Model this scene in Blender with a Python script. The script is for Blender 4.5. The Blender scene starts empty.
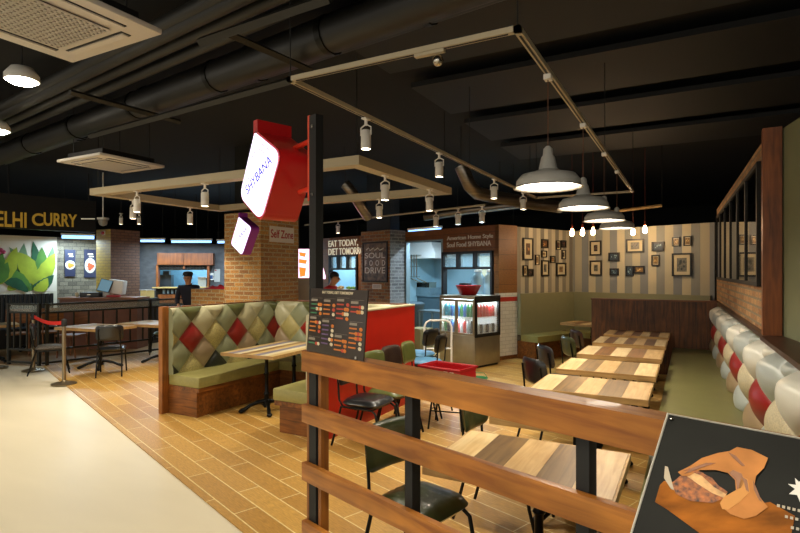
import bpy, bmesh, math, random
from mathutils import Vector, Matrix
random.seed(7)
R = math.radians
PI = math.pi
# ------------------------------------------------------------------ survey frame
TH = math.atan(290/533); H = 1.75; F = 533.0
cs, sn = math.cos(TH), math.sin(TH)
BA = R(18.5)                      # the diagonal shop-front direction
EX = Vector((math.cos(BA), -math.sin(BA))); NX = Vector((math.sin(BA), math.cos(BA)))
def W(X, D): return Vector((X*cs - D*sn, X*sn + D*cs))
def UD(px, py, D):
    w = W((px-400)/F*D, D); return Vector((w.x, w.y, H-(py-272)*D/F))
def U(px, py, z):
    D = F*(H-z)/(py-272); return UD(px, py, D)
def ray(px, py):
    X = (px-400)/F
    return Vector((X*cs - sn, X*sn + cs, -(py-272)/F))
def hit(px, py, o, nrm):
    d = ray(px, py); c = Vector((0, 0, H)); o = Vector(o); nrm = Vector(nrm)
    return c + d*((o-c).dot(nrm)/d.dot(nrm))

# ------------------------------------------------------------------ camera, world, exposure
scn = bpy.context.scene
cam = bpy.data.cameras.new('camera'); co = bpy.data.objects.new('camera', cam)
scn.collection.objects.link(co); scn.camera = co
cam.sensor_width = 36; cam.lens = 36*F/800; cam.shift_y = 5.5/800
cam.clip_start = 0.05; cam.clip_end = 100
co.location = (0, 0, H); co.rotation_euler = (R(90), 0, TH)
scn.view_settings.view_transform = 'Standard'; scn.view_settings.look = 'None'
scn.view_settings.gamma = 1; scn.view_settings.use_curve_mapping = False
scn.view_settings.exposure = 0.85
w = bpy.data.worlds.new('world'); scn.world = w; w.use_nodes = True
w.node_tree.nodes['Background'].inputs[0].default_value = (0.9, 0.85, 0.75, 1)
w.node_tree.nodes['Background'].inputs[1].default_value = 0.75

# ------------------------------------------------------------------ materials
def srgb(h):
    if isinstance(h, str):
        h = h.lstrip('#'); v = [int(h[i:i+2], 16)/255 for i in (0, 2, 4)]
    else: v = list(h)
    return tuple([c/12.92 if c <= .04045 else ((c+.055)/1.055)**2.4 for c in v]) + (1,)
MC = {}
def nd(nt, t, **kw):
    n = nt.nodes.new(t)
    for k, v in kw.items(): setattr(n, k, v)
    return n
def mat(name, col, rough=.5, metal=0, emit=0, var=0.0, scale=(6, 6, 6), bump=0, spec=.5, trans=0, alpha=1, coat=0, ecol=None):
    if name in MC: return MC[name]
    m = bpy.data.materials.new(name); m.use_nodes = True; MC[name] = m
    nt = m.node_tree; p = nt.nodes['Principled BSDF']
    c = srgb(col)
    p.inputs['Base Color'].default_value = c
    p.inputs['Roughness'].default_value = rough; p.inputs['Metallic'].default_value = metal
    p.inputs['Specular IOR Level'].default_value = spec
    p.inputs['Coat Weight'].default_value = coat
    if trans: p.inputs['Transmission Weight'].default_value = trans
    if alpha < 1: p.inputs['Alpha'].default_value = alpha
    if emit:
        p.inputs['Emission Color'].default_value = srgb(ecol) if ecol else c
        p.inputs['Emission Strength'].default_value = emit
    tc = nd(nt, 'ShaderNodeTexCoord'); mp = nd(nt, 'ShaderNodeMapping'); mp.inputs['Scale'].default_value = scale
    nz = nd(nt, 'ShaderNodeTexNoise'); nz.inputs['Scale'].default_value = 1; nz.inputs['Detail'].default_value = 5
    nt.links.new(tc.outputs['Object'], mp.inputs[0]); nt.links.new(mp.outputs[0], nz.inputs[0])
    v = max(var, .03)
    rp = nd(nt, 'ShaderNodeMapRange'); rp.inputs[1].default_value = .3; rp.inputs[2].default_value = .7
    rp.inputs[3].default_value = 1-v; rp.inputs[4].default_value = 1+v*.6
    hs = nd(nt, 'ShaderNodeHueSaturation'); hs.inputs['Color'].default_value = c
    nt.links.new(nz.outputs[0], rp.inputs[0]); nt.links.new(rp.outputs[0], hs.inputs['Value'])
    nt.links.new(hs.outputs[0], p.inputs['Base Color'])
    if bump:
        b = nd(nt, 'ShaderNodeBump'); b.inputs['Strength'].default_value = bump; b.inputs['Distance'].default_value = .01
        nt.links.new(nz.outputs[0], b.inputs['Height']); nt.links.new(b.outputs[0], p.inputs['Normal'])
    return m
def brickmat(name, c1, c2, mortar, bw, bh, ms=.012, off=.5, rough=.7, bump=.5, vertical=None, rot=0, var=.25, fine=8, coat=0, stretch=None, bias=0, world=True, hue=0):
    """brick/plank texture in metres. vertical: (dx,dy) direction of the wall in plan; None = floor"""
    if name in MC: return MC[name]
    m = bpy.data.materials.new(name); m.use_nodes = True; MC[name] = m
    nt = m.node_tree; p = nt.nodes['Principled BSDF']; L = nt.links.new
    g = nd(nt, 'ShaderNodeNewGeometry') if world else nd(nt, 'ShaderNodeTexCoord')
    pos = g.outputs['Position'] if world else g.outputs['Object']
    if vertical == 'box':
        # choose u by the facing: u = x for faces looking along y, y for those along x
        sx = nd(nt, 'ShaderNodeSeparateXYZ'); L(pos, sx.inputs[0])
        gn = nd(nt, 'ShaderNodeTexCoord'); sN = nd(nt, 'ShaderNodeSeparateXYZ'); L(gn.outputs['Normal'], sN.inputs[0])
        ab = nd(nt, 'ShaderNodeMath', operation='ABSOLUTE'); L(sN.outputs[0], ab.inputs[0])
        gt = nd(nt, 'ShaderNodeMath', operation='GREATER_THAN'); L(ab.outputs[0], gt.inputs[0]); gt.inputs[1].default_value = .6
        mx = nd(nt, 'ShaderNodeMix'); L(gt.outputs[0], mx.inputs[0]); L(sx.outputs[0], mx.inputs[2]); L(sx.outputs[1], mx.inputs[3])
        cb = nd(nt, 'ShaderNodeCombineXYZ'); L(mx.outputs[0], cb.inputs[0]); L(sx.outputs[2], cb.inputs[1])
        vec = cb.outputs[0]
    elif vertical:
        d = Vector(vertical).normalized()
        dt = nd(nt, 'ShaderNodeVectorMath', operation='DOT_PRODUCT'); dt.inputs[1].default_value = (d.x, d.y, 0); L(pos, dt.inputs[0])
        sx = nd(nt, 'ShaderNodeSeparateXYZ'); L(pos, sx.inputs[0])
        cb = nd(nt, 'ShaderNodeCombineXYZ'); L(dt.outputs['Value'], cb.inputs[0]); L(sx.outputs[2], cb.inputs[1]); vec = cb.outputs[0]
    else:
        mp = nd(nt, 'ShaderNodeMapping'); mp.inputs['Rotation'].default_value = (0, 0, rot); L(pos, mp.inputs[0]); vec = mp.outputs[0]
    b = nd(nt, 'ShaderNodeTexBrick'); L(vec, b.inputs['Vector'])
    b.offset = off; b.inputs['Color1'].default_value = srgb(c1); b.inputs['Color2'].default_value = srgb(c2)
    b.inputs['Mortar'].default_value = srgb(mortar); b.inputs['Scale'].default_value = 1
    b.inputs['Brick Width'].default_value = bw; b.inputs['Row Height'].default_value = bh
    b.inputs['Mortar Size'].default_value = ms; b.inputs['Mortar Smooth'].default_value = .1; b.inputs['Bias'].default_value = bias
    n1 = nd(nt, 'ShaderNodeTexNoise'); mp2 = nd(nt, 'ShaderNodeMapping'); L(vec, mp2.inputs[0])
    mp2.inputs['Scale'].default_value = stretch or (fine, fine, fine); L(mp2.outputs[0], n1.inputs[0]); n1.inputs['Detail'].default_value = 6
    rp = nd(nt, 'ShaderNodeMapRange'); rp.inputs[1].default_value = .3; rp.inputs[2].default_value = .7
    rp.inputs[3].default_value = 1-var; rp.inputs[4].default_value = 1+var*.7; L(n1.outputs[0], rp.inputs[0])
    hs = nd(nt, 'ShaderNodeHueSaturation'); L(b.outputs['Color'], hs.inputs['Color']); L(rp.outputs[0], hs.inputs['Value'])
    L(hs.outputs[0], p.inputs['Base Color'])
    p.inputs['Roughness'].default_value = rough; p.inputs['Coat Weight'].default_value = coat
    bp = nd(nt, 'ShaderNodeBump'); bp.inputs['Strength'].default_value = bump; bp.inputs['Distance'].default_value = .01; bp.invert = True
    L(b.outputs['Fac'], bp.inputs['Height']); L(bp.outputs[0], p.inputs['Normal'])
    return m
def wood(name, c1, c2, axis='x', rough=.5, k=1.0, var=.25, coat=0):
    """streaky timber; grain runs along the given object axis"""
    if name in MC: return MC[name]
    m = bpy.data.materials.new(name); m.use_nodes = True; MC[name] = m
    nt = m.node_tree; p = nt.nodes['Principled BSDF']; L = nt.links.new
    tc = nd(nt, 'ShaderNodeTexCoord'); mp = nd(nt, 'ShaderNodeMapping'); L(tc.outputs['Object'], mp.inputs[0])
    s = {'x': (2.2, 26, 26), 'y': (26, 2.2, 26), 'z': (26, 26, 2.2)}[axis]
    mp.inputs['Scale'].default_value = [a*k for a in s]
    n = nd(nt, 'ShaderNodeTexNoise'); n.inputs['Scale'].default_value = 1; n.inputs['Detail'].default_value = 7; n.inputs['Distortion'].default_value = .8
    L(mp.outputs[0], n.inputs[0])
    r = nd(nt, 'ShaderNodeValToRGB'); r.color_ramp.elements[0].position = .33; r.color_ramp.elements[1].position = .68
    r.color_ramp.elements[0].color = srgb(c2); r.color_ramp.elements[1].color = srgb(c1); L(n.outputs[0], r.inputs[0])
    n2 = nd(nt, 'ShaderNodeTexNoise'); n2.inputs['Scale'].default_value = 5; L(tc.outputs['Object'], n2.inputs[0])
    rp = nd(nt, 'ShaderNodeMapRange'); rp.inputs[1].default_value = .3; rp.inputs[2].default_value = .7
    rp.inputs[3].default_value = 1-var; rp.inputs[4].default_value = 1+var*.5; L(n2.outputs[0], rp.inputs[0])
    hs = nd(nt, 'ShaderNodeHueSaturation'); L(r.outputs[0], hs.inputs['Color']); L(rp.outputs[0], hs.inputs['Value']); L(hs.outputs[0], p.inputs['Base Color'])
    p.inputs['Roughness'].default_value = rough; p.inputs['Coat Weight'].default_value = coat
    bp = nd(nt, 'ShaderNodeBump'); bp.inputs['Strength'].default_value = .15; bp.inputs['Distance'].default_value = .004
    L(n.outputs[0], bp.inputs['Height']); L(bp.outputs[0], p.inputs['Normal'])
    return m
def stripes(name, cols, width, direction, rough=.8):
    m = bpy.data.materials.new(name); m.use_nodes = True; MC[name] = m
    nt = m.node_tree; p = nt.nodes['Principled BSDF']; L = nt.links.new
    g = nd(nt, 'ShaderNodeNewGeometry'); dt = nd(nt, 'ShaderNodeVectorMath', operation='DOT_PRODUCT')
    d = Vector(direction).normalized(); dt.inputs[1].default_value = (d.x, d.y, 0); L(g.outputs['Position'], dt.inputs[0])
    mu = nd(nt, 'ShaderNodeMath', operation='MULTIPLY'); L(dt.outputs['Value'], mu.inputs[0]); mu.inputs[1].default_value = 1/(width*len(cols))
    fr = nd(nt, 'ShaderNodeMath', operation='FRACT'); L(mu.outputs[0], fr.inputs[0])
    r = nd(nt, 'ShaderNodeValToRGB'); r.color_ramp.interpolation = 'CONSTANT'
    els = r.color_ramp.elements
    while len(els) < len(cols): els.new(.5)
    for i, c in enumerate(cols): els[i].position = i/len(cols)
    for i, c in enumerate(cols): els[i].color = srgb(c)
    L(fr.outputs[0], r.inputs[0]); L(r.outputs[0], p.inputs['Base Color']); p.inputs['Roughness'].default_value = rough
    return m

# ------------------------------------------------------------------ mesh helpers
COL = scn.collection
class MB:
    """collects shapes; build() links them as one mesh object"""
    def __init__(s): s.bm = bmesh.new(); s.mi = 0; s.mats = []
    def m(s, material):
        if material not in s.mats: s.mats.append(material)
        s.mi = s.mats.index(material); return s
    def _f(s, faces):
        for f in faces: f.material_index = s.mi
    def box(s, x0, y0, z0, x1, y1, z1, bev=0, M=None):
        r = bmesh.ops.create_cube(s.bm, size=1)
        vs = r['verts']
        for v in vs:
            v.co = Vector(((x0+x1)/2 + v.co.x*(x1-x0), (y0+y1)/2 + v.co.y*(y1-y0), (z0+z1)/2 + v.co.z*(z1-z0)))
        fs = set(f for v in vs for f in v.link_faces)
        if bev:
            es = set(e for v in vs for e in v.link_edges)
            rr = bmesh.ops.bevel(s.bm, geom=list(es)+list(vs), offset=bev, segments=2, profile=.6, affect='EDGES')
            vs = list(set(v for f in rr['faces'] for v in f.verts)); fs = set(f for v in vs for f in v.link_faces)
            vs = list(set(v for f in fs for v in f.verts))
        if M is not None:
            for v in vs: v.co = M @ v.co
        s._f(fs); return s
    def poly(s, pts, t=None):
        """flat polygon through 3d pts; t = thickness vector"""
        vs = [s.bm.verts.new(p) for p in pts]; f = s.bm.faces.new(vs); s._f([f])
        if t is not None:
            t = Vector(t); v2 = [s.bm.verts.new(Vector(p)+t) for p in pts]
            s._f([s.bm.faces.new(list(reversed(v2)))])
            n = len(vs)
            for i in range(n): s._f([s.bm.faces.new((vs[i], v2[i], v2[(i+1) % n], vs[(i+1) % n]))])
        return s
    def tube(s, pts, r, seg=8, closed=False):
        pts = [Vector(p) for p in pts]; n = len(pts); rings = []
        rr = r if isinstance(r, (list, tuple)) else [r]*n
        up = None
        for i, p in enumerate(pts):
            if closed: t = (pts[(i+1) % n]-pts[i-1]).normalized()
            else: t = (pts[min(i+1, n-1)]-pts[max(i-1, 0)]).normalized()
            if up is None or abs(up.dot(t)) > .98: up = Vector((0, 0, 1)) if abs(t.z) < .9 else Vector((1, 0, 0))
            a = t.cross(up).normalized(); b = a.cross(t).normalized(); up = b
            rings.append([s.bm.verts.new(p + (a*math.cos(2*PI*k/seg)+b*math.sin(2*PI*k/seg))*rr[i]) for k in range(seg)])
        fs = []
        for i in range(n if closed else n-1):
            A, B = rings[i], rings[(i+1) % n]
            for k in range(seg): fs.append(s.bm.faces.new((A[k], A[(k+1) % seg], B[(k+1) % seg], B[k])))
        if not closed: fs += [s.bm.faces.new(list(reversed(rings[0]))), s.bm.faces.new(rings[-1])]
        for f in fs: f.smooth = True
        s._f(fs); return s
    def lathe(s, prof, c=(0, 0, 0), seg=20, cap=True):
        c = Vector(c); rings = []
        for r, z in prof:
            rings.append([s.bm.verts.new(c+Vector((max(r, .0005)*math.cos(2*PI*k/seg), max(r, .0005)*math.sin(2*PI*k/seg), z))) for k in range(seg)])
        fs = []
        for A, B in zip(rings, rings[1:]):
            for k in range(seg): fs.append(s.bm.faces.new((A[k], A[(k+1) % seg], B[(k+1) % seg], B[k])))
        if cap: fs += [s.bm.faces.new(list(reversed(rings[0]))), s.bm.faces.new(rings[-1])]
        for f in fs: f.smooth = True
        s._f(fs); return s
    def ball(s, c, r, sc=(1, 1, 1), seg=12):
        q = bmesh.ops.create_uvsphere(s.bm, u_segments=seg, v_segments=max(6, seg*2//3), radius=r)
        for v in q['verts']: v.co = Vector((v.co.x*sc[0], v.co.y*sc[1], v.co.z*sc[2])) + Vector(c)
        fs = set(f for v in q['verts'] for f in v.link_faces)
        for f in fs: f.smooth = True
        s._f(fs); return s
    def build(s, name, material=None, parent=None, loc=None, rotz=0, sharp=True):
        me = bpy.data.meshes.new(name)
        bmesh.ops.recalc_face_normals(s.bm, faces=s.bm.faces)
        s.bm.to_mesh(me); s.bm.free()
        if s.mats:
            for k in s.mats: me.materials.append(k)
        elif material: me.materials.append(material)
        if sharp:
            try: me.set_sharp_from_angle(angle=R(50))
            except Exception: pass
        o = bpy.data.objects.new(name, me); COL.objects.link(o)
        if parent: o.parent = parent
        if loc: o.location = loc
        o.rotation_euler.z = rotz
        return o
def tag(o, label=None, cat=None, group=None, kind=None):
    if label: o['label'] = label
    if cat: o['category'] = cat
    if group: o['group'] = group
    if kind: o['kind'] = kind
    return o
def thing(name, loc, rz, label, cat, group=None):
    o = bpy.data.objects.new(name, None); COL.objects.link(o); o.empty_display_size = .1
    o.location = loc; o.rotation_euler = (0, 0, rz); return tag(o, label, cat, group)


def dup(root, loc, rz=None, label=None, group=None):
    def cp(o, par):
        c = o.copy(); COL.objects.link(c)
        if par: c.parent = par
        for k in [x for x in COL.objects if x.parent == o and x != c]: cp(k, c)
        return c
    r = cp(root, None); r.location = loc
    if rz is not None: r.rotation_euler = (0, 0, rz)
    if label: r['label'] = label
    if group: r['group'] = group
    return r
def struct(o): o['kind'] = 'structure'; return o
def text(name, body, size, material, parent, loc, rot, ext=.004, align='CENTER', sx=1, bold=0, spacing=1):
    cu = bpy.data.curves.new(name, 'FONT'); cu.body = body; cu.size = size; cu.extrude = ext; cu.align_x = align; cu.align_y = 'CENTER'
    cu.offset = bold; cu.space_character = spacing
    t = bpy.data.objects.new(name, cu); COL.objects.link(t)
    dg = bpy.context.evaluated_depsgraph_get(); me = bpy.data.meshes.new_from_object(t.evaluated_get(dg))
    bpy.data.objects.remove(t); me.materials.clear(); me.materials.append(material)
    o = bpy.data.objects.new(name, me); COL.objects.link(o); o.parent = parent; o.location = loc; o.rotation_euler = rot; o.scale = (sx, 1, 1)
    return o
def facing(m):           # z rotation of a wall-mounted thing whose local -y points along m
    return math.atan2(m[1], m[0]) + PI/2
def lamp(kind, loc, energy, color, parent=None, rot=(0, 0, 0), **kw):
    l = bpy.data.lights.new('lamp_light', kind); l.energy = energy; l.color = color
    for k, v in kw.items(): setattr(l, k, v)
    o = bpy.data.objects.new('lamp_light', l); COL.objects.link(o); o.location = loc; o.rotation_euler = rot
    if parent: o.parent = parent
    return o
WARM = (1, .80, .56); NEUT = (1, .88, .70); COOL = (.62, .83, 1)

# palette
M_black = mat('black_steel', '#15140f', .4, .6)
M_blk = mat('matt_black', '#0d0d0c', .6)
M_iron = mat('cast_iron', '#0e0e0d', .35, .7)
M_white = mat('white_paint', '#e9e4da', .45)
M_steel = mat('brushed_steel', '#a8a294', .32, .9, var=.1, scale=(2, 2, 60))
M_chrome = mat('polished_steel', '#b8b2a6', .2, 1)
M_olive = mat('olive_leather', '#928c52', .38, var=.08, bump=.1, scale=(30, 30, 30))
M_oliveD = mat('dark_olive_leather', '#363d22', .28, var=.1, coat=.3)
M_blkl = mat('black_leather', '#16181a', .28, var=.1, coat=.3)
M_brnl = mat('brown_leather', '#2f2019', .3, var=.1, coat=.3)
M_grnl = mat('moss_green_leather', '#59602e', .3, var=.1, coat=.3)
M_red = mat('red_lacquer', '#b81f10', .35, var=.04)
M_glass = mat('clear_glass', '#dfe8ea', .03, alpha=.16, spec=.6)
M_wood = wood('rail_timber', '#b4742a', '#854c16', 'x', .45, var=.25, coat=.08)
M_woodz = wood('post_timber', '#9a6026', '#704014', 'z', .45, var=.15)
M_bwood = wood('booth_timber', '#925822', '#5f3410', 'x', .42, var=.3)
M_bwoody = wood('booth_timber_long', '#925822', '#5f3410', 'y', .42, var=.3)

# ================================================================== STRUCTURE
b = MB(); b.box(-24, -6, -.1, 8, 22, -.012); struct(b.build('floor', mat('concrete_floor', '#d6ccb2', .38, var=.07, scale=(.5, 1.6, 1), spec=.35)))
# timber-look tiles behind the diagonal boundary
A0 = Vector((2.2, .83)); A1 = Vector((-2.621, 2.642)); A2 = Vector((-8.9, 4.92))
b = MB(); b.poly([(A0.x, A0.y, -.001), (A1.x, A1.y, -.001), (A2.x, A2.y, -.001), (-10.62, 5.56, -.001), (-10.3, 9.5, -.001), (-8, 14.5, -.001), (2.2, 14.5, -.001)], (0, 0, -.01))
M_plank = brickmat('plank_floor', '#c2984c', '#a77c38', '#dcc890', .92, .185, .005, .37, .42, .35, rot=R(19.8), var=.25, stretch=(3, 22, 3), coat=0)
o = struct(b.build('floor_planks', M_plank)); o.name = 'trim_1'
b = MB(); b.poly([(-10.64, 5.56, -.002), (-11.4, 5.3, -.002), (-15, 4.9, -.002), (-16, 14, -.002), (-10.3, 12, -.002), (-10.3, 9.5, -.002)], (0, 0, -.009))
struct(b.build('trim_2', mat('brown_tile', '#8a6a42', .35, var=.15)))
b = MB(); b.box(-24, -6, 4.1, 8, 22, 4.2); struct(b.build('ceiling', mat('black_ceiling', '#06080c', .9)))
for nm, q in dict(wall_left=(-24, -6, -.1, -23.9, 22, 4.1), wall_back=(-24, 21.9, -.1, 8, 22, 4.1), wall_right=(7.9, -6, -.1, 8, 22, 4.1)).items():
    b = MB(); b.box(*q); struct(b.build(nm, mat('black_wall', '#14140f', .9)))

def wallseg(name, a, c, z0, z1, th, m, back=1):
    """vertical slab from a to c in plan, thickness away from the viewer side"""
    a = Vector(a[:2]); c = Vector(c[:2]); d = (c-a).normalized(); nn = Vector((-d.y, d.x))*th*back
    b = MB(); b.poly([(a.x, a.y, z0), (c.x, c.y, z0), (c.x, c.y, z1), (a.x, a.y, z1)], (nn.x, nn.y, 0))
    return struct(b.build(name, m))
# striped dining corner
PL0 = Vector((-3.09, 10.665)); PC = Vector((-2.307, 12.362)); PB = Vector((.40, 11.45))
dL = (PC-PL0).normalized(); dB = (PB-PC).normalized()
M_str1 = stripes('striped_paper_left', ['#b3ab92', '#7a766a', '#c2b99e', '#8f897a'], .125, dL)
M_str2 = stripes('striped_paper_back', ['#c2b99c', '#8d8f88', '#b3ac93', '#85898a'], .16, dB)
wallseg('wall_striped_left', PL0, PC, 0, 2.67, .1, M_str1)
wallseg('wall_striped_back', PC, PB, 0, 2.67, .1, M_str2)
# right-hand wall with ledge
RA = Vector((.57, 3.0)); RB = Vector((.38, 11.5)); rd = (RB-RA).normalized(); rn = Vector((rd.y, -rd.x))   # rn points into the wall (+x)
def rw(y, off=0):
    t = (y-RA.y)/rd.y; p = RA + rd*t + rn*off; return p
M_brk = brickmat('warm_brick', '#9c6a3e', '#c79a66', '#8f7f66', .215, .075, .012, .5, .8, .8, vertical=(0, 1), var=.4, fine=10)
def slab(name, y0, y1, o0, o1, z0, z1, m):
    a, c, d, f = rw(y0, o0), rw(y1, o0), rw(y1, o1), rw(y0, o1)
    b = MB(); b.poly([(a.x, a.y, z0), (c.x, c.y, z0), (d.x, d.y, z0), (f.x, f.y, z0)], (0, 0, z1-z0)); return struct(b.build(name, m))
M_dark_w = wood('ledge_timber', '#4a2c1c', '#2f1a10', 'y', .4)
slab('wall_right_lower', 1.0, 11.4, .03, .6, 0, 1.2, mat('dark_green_wall', '#5b5c44', .8))
slab('wall_right_brick', 5.30, 11.4, .05, .30, 1.235, 2.9, M_brk)
slab('trim_3', 1.0, 5.22, -.02, .30, 1.2, 1.235, M_dark_w)
slab('trim_4', 5.22, 11.4, -.0, .30, 1.2, 1.235, M_dark_w)
slab('trim_5', 5.22, 5.30, .0, .13, 1.235, 2.92, wood('end_post_timber', '#945220', '#64340f', 'z', .45))
M_sage = mat('sage_wall', '#7d8060', .85)
b = MB(); b.poly([(.655, 5.28, 1.235), (.90, 3.3, 1.235), (.90, 3.3, 2.80), (.655, 5.28, 2.91)], (.1, 0, 0)); struct(b.build('wall_sage', M_sage))

# kitchen block with timber header (s runs to the left along the front, t runs in)
K0 = Vector((-3.32, 10.19))
def K(s, t): return K0 - EX*s + NX*t
def kbox(name, s0, s1, t0, t1, z0, z1, m, st=True, parent=None, bev=0):
    pts = [K(s0, t0), K(s1, t0), K(s1, t1), K(s0, t1)]
    b = MB(); b.poly([(p.x, p.y, z0) for p in pts], (0, 0, z1-z0)); o = b.build(name, m, parent)
    return struct(o) if st else o
M_hdr = brickmat('header_planks', '#8a5426', '#6c401c', '#3a200e', 2.4, .16, .004, .5, .5, .3, vertical=EX, var=.35, stretch=(3, 26, 3))
M_tile = brickmat('white_tile', '#e4e1d2', '#dcd9c8', '#c2bead', .2, .075, .004, .5, .25, .3, vertical=NX, var=.05)
kbox('wall_kitchen_header', 0, 6.2, 0, .12, 2.47, 2.69, M_hdr)
kbox('wall_kitchen_pier', 0, .12, 0, .12, 0, 2.47, M_hdr)
kbox('wall_kitchen_sill', .12, 1.5, 0, .12, 0, 1.2, mat('grey_panel', '#6a6a60', .6))
kbox('wall_kitchen_lintel', .12, 1.5, 0, .12, 2.18, 2.47, M_hdr)
kbox('wall_kitchen_column_back', 2.68, 4.45, 0, .12, 0, 2.47, M_hdr)
kbox('wall_kitchen_left_lintel', 4.45, 6.2, 0, .12, 2.21, 2.47, M_hdr)
kbox('wall_kitchen_left_pier', 5.72, 6.2, 0, .12, 0, 2.21, M_hdr)
kbox('wall_kitchen_left_sill', 4.45, 5.72, 0, .12, 0, 1.22, M_hdr)
# side wall: timber above, white tile with a red band below
def side(name, z0, z1, m):
    a = K(-.001, 0); c = PL0 - dL*.0
    b = MB(); b.poly([(a.x, a.y, z0), (c.x, c.y, z0), (c.x, c.y, z1), (a.x, a.y, z1)], (-.1*NX.y, .1*NX.x, 0)); return struct(b.build(name, m))
M_hdrs = brickmat('side_planks', '#94602a', '#7c4e20', '#3a200e', 2.4, .3, .003, .5, .5, .3, vertical=NX, var=.3, stretch=(5, 14, 3))
side('wall_side_timber', 1.33, 2.69, M_hdrs); side('wall_side_tile', .08, 1.16, M_tile)
side('trim_6', 1.16, 1.25, mat('red_band', '#b3301d', .4)); side('trim_7', 1.25, 1.33, M_tile); side('baseboard_side', 0, .08, M_bwood)
# kitchen room
M_kw = mat('kitchen_wall', '#93b8c6', .4); 
kbox('wall_kitchen_rear', -1.6, 6.4, 2.6, 2.7, 0, 2.6, M_kw)
kbox('wall_kitchen_bay', 4.32, 6.2, 2.5, 2.59, 0, 2.6, mat('blue_bay_wall', '#3f8dbd', .4))
kbox('wall_kitchen_divider', 4.20, 4.30, .12, 2.6, 0, 2.6, M_kw)
kbox('wall_kitchen_far_left', 6.2, 6.3, 0.0, 2.6, 0, 2.6, M_kw)
# brick column with the slogan picture
q = hit(390, 250, (K(2.68, 0).x, K(2.68, 0).y, 0), (EX.x, EX.y, 0)); tcol = (Vector((q.x, q.y))-K0).dot(NX)
q2 = hit(361, 250, (K(0, tcol).x, K(0, tcol).y, 0), (NX.x, NX.y, 0)); scol = -(Vector((q2.x, q2.y))-K0).dot(EX)
M_brk3 = brickmat('slogan_brick', '#a87444', '#74503a', '#93866e', .215, .075, .01, .5, .8, .7, vertical=EX, var=.4)
M_brk4 = brickmat('grey_brick', '#8a8684', '#5e5c5c', '#9a9894', .215, .075, .01, .5, .8, .7, vertical=NX, var=.35)
b = MB(); b.m(M_brk3)
P = [K(2.68, tcol), K(scol, tcol), K(scol, -.002), K(2.68, -.002)]
b.poly([(p.x, p.y, 0) for p in P], (0, 0, 2.72)); o = b.build('wall_column_slogan'); o.data.materials.append(M_brk4)
for f in o.data.polygons:
    if f.normal.dot(Vector((EX.x, EX.y, 0))) > .9: f.material_index = 1
struct(o)
b = MB(); P = [K(2.78, tcol+.1), K(scol-.1, tcol+.1), K(scol-.1, -.1), K(2.78, -.1)]
b.poly([(p.x, p.y, 2.72) for p in P], (0, 0, 1.38)); struct(b.build('wall_column_top', mat('dark_blue_grey', '#232a33', .6)))
# big central brick column and low brick wall
M_brk5 = brickmat('central_brick', '#c08c48', '#96683a', '#b3a27c', .23, .078, .011, .5, .75, .7, vertical='box', var=.45, fine=9)
b = MB(); b.box(-7.62, 7.16, 0, -6.72, 8.2, 2.83); struct(b.build('wall_column_central', M_brk5))
b = MB(); b.box(-7.5, 7.3, 2.83, -6.85, 8.1, 4.1); struct(b.build('wall_column_central_top', mat('black_wall', '#14140f', .9)))
b = MB(); b.box(-9.1, 7.65, 0, -7.62, 7.95, 1.40); struct(b.build('wall_low_brick', M_brk5))
# far-left column
b = MB(); b.m(brickmat('yellow_brick', '#b5933c', '#a58536', '#8d7436', .2, .07, .008, .5, .6, .5, vertical='box', var=.15)).box(-12.98, 8.04, 0, -12.4, 8.82, 2.80)
o = b.build('wall_column_left'); o.data.materials.append(brickmat('brown_brick', '#8f664c', '#80583f', '#5f4334', .2, .07, .008, .5, .6, .6, vertical=(0, 1), var=.2))
for f in o.data.polygons:
    if f.normal.x > .9: f.material_index = 1
struct(o)
# mural wall and grey brick wall, far left
LA = Vector((-14.55, 5.0)); LB = Vector((-13.70, 8.6)); ld = (LB-LA).normalized(); lm = Vector((ld.y, -ld.x))
def onL(px, py, off=0):
    p = hit(px, py, (LA.x+lm.x*off, LA.y+lm.y*off, 0), (lm.x, lm.y, 0)); return p
pa = onL(57, 270); 
wallseg('wall_mural', LA - ld*3, pa, 0, 2.62, .1, mat('white_wall', '#d5cdb5', .7), 1)
M_gb = brickmat('grey_stone_brick', '#5f5849', '#837a66', '#4c473c', .19, .1, .006, .5, .8, .5, vertical=ld, var=.35)
wallseg('wall_grey_brick', pa, LB+ld*1.0, 0, 2.62, .1, M_gb, 1)
# far kitchen wall
FA = W(-7.9, 15.0); FB = W(-4.0, 15.6); fd = (FB-FA).normalized(); fm = Vector((fd.y, -fd.x))
def onF(px, py, off=0): return hit(px, py, (FA.x+fm.x*off, FA.y+fm.y*off, 0), (fm.x, fm.y, 0))
def fseg(name, x0, x1, y0, y1, m, st=True, off=0, th=.12):
    a, c = onF(x0, y0, off), onF(x1, y0, off); z1 = onF((x0+x1)/2, y0, off).z; z0 = onF((x0+x1)/2, y1, off).z if y1 < 900 else 0
    b = MB(); b.poly([(a.x, a.y, z0), (c.x, c.y, z0), (c.x, c.y, z1), (a.x, a.y, z1)], (-fm.x*th, -fm.y*th, 0)); o = b.build(name, m); return struct(o) if st else o
M_gs = mat('slate_wall', '#5a5a5c', .7, var=.3, scale=(5, 5, 9))
fseg('wall_far_upper', 132, 232, 244, 270, M_gs)
fseg('wall_far_left', 132, 156, 270, 999, M_gs); fseg('wall_far_right', 208, 232, 270, 999, M_gs)
fseg('wall_far_lower', 156, 208, 288, 999, mat('dark_counter_front', '#2b221b', .6))
q = Vector(FA)-fm*1.6
b = MB(); b.poly([(q.x, q.y, 0), (q.x+fd.x*4, q.y+fd.y*4, 0), (q.x+fd.x*4, q.y+fd.y*4, 2.6), (q.x, q.y, 2.6)], (-fm.x*.1, -fm.y*.1, 0)); struct(b.build('wall_far_kitchen_rear', mat('blue_kitchen_wall', '#7fb4cc', .5)))

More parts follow.
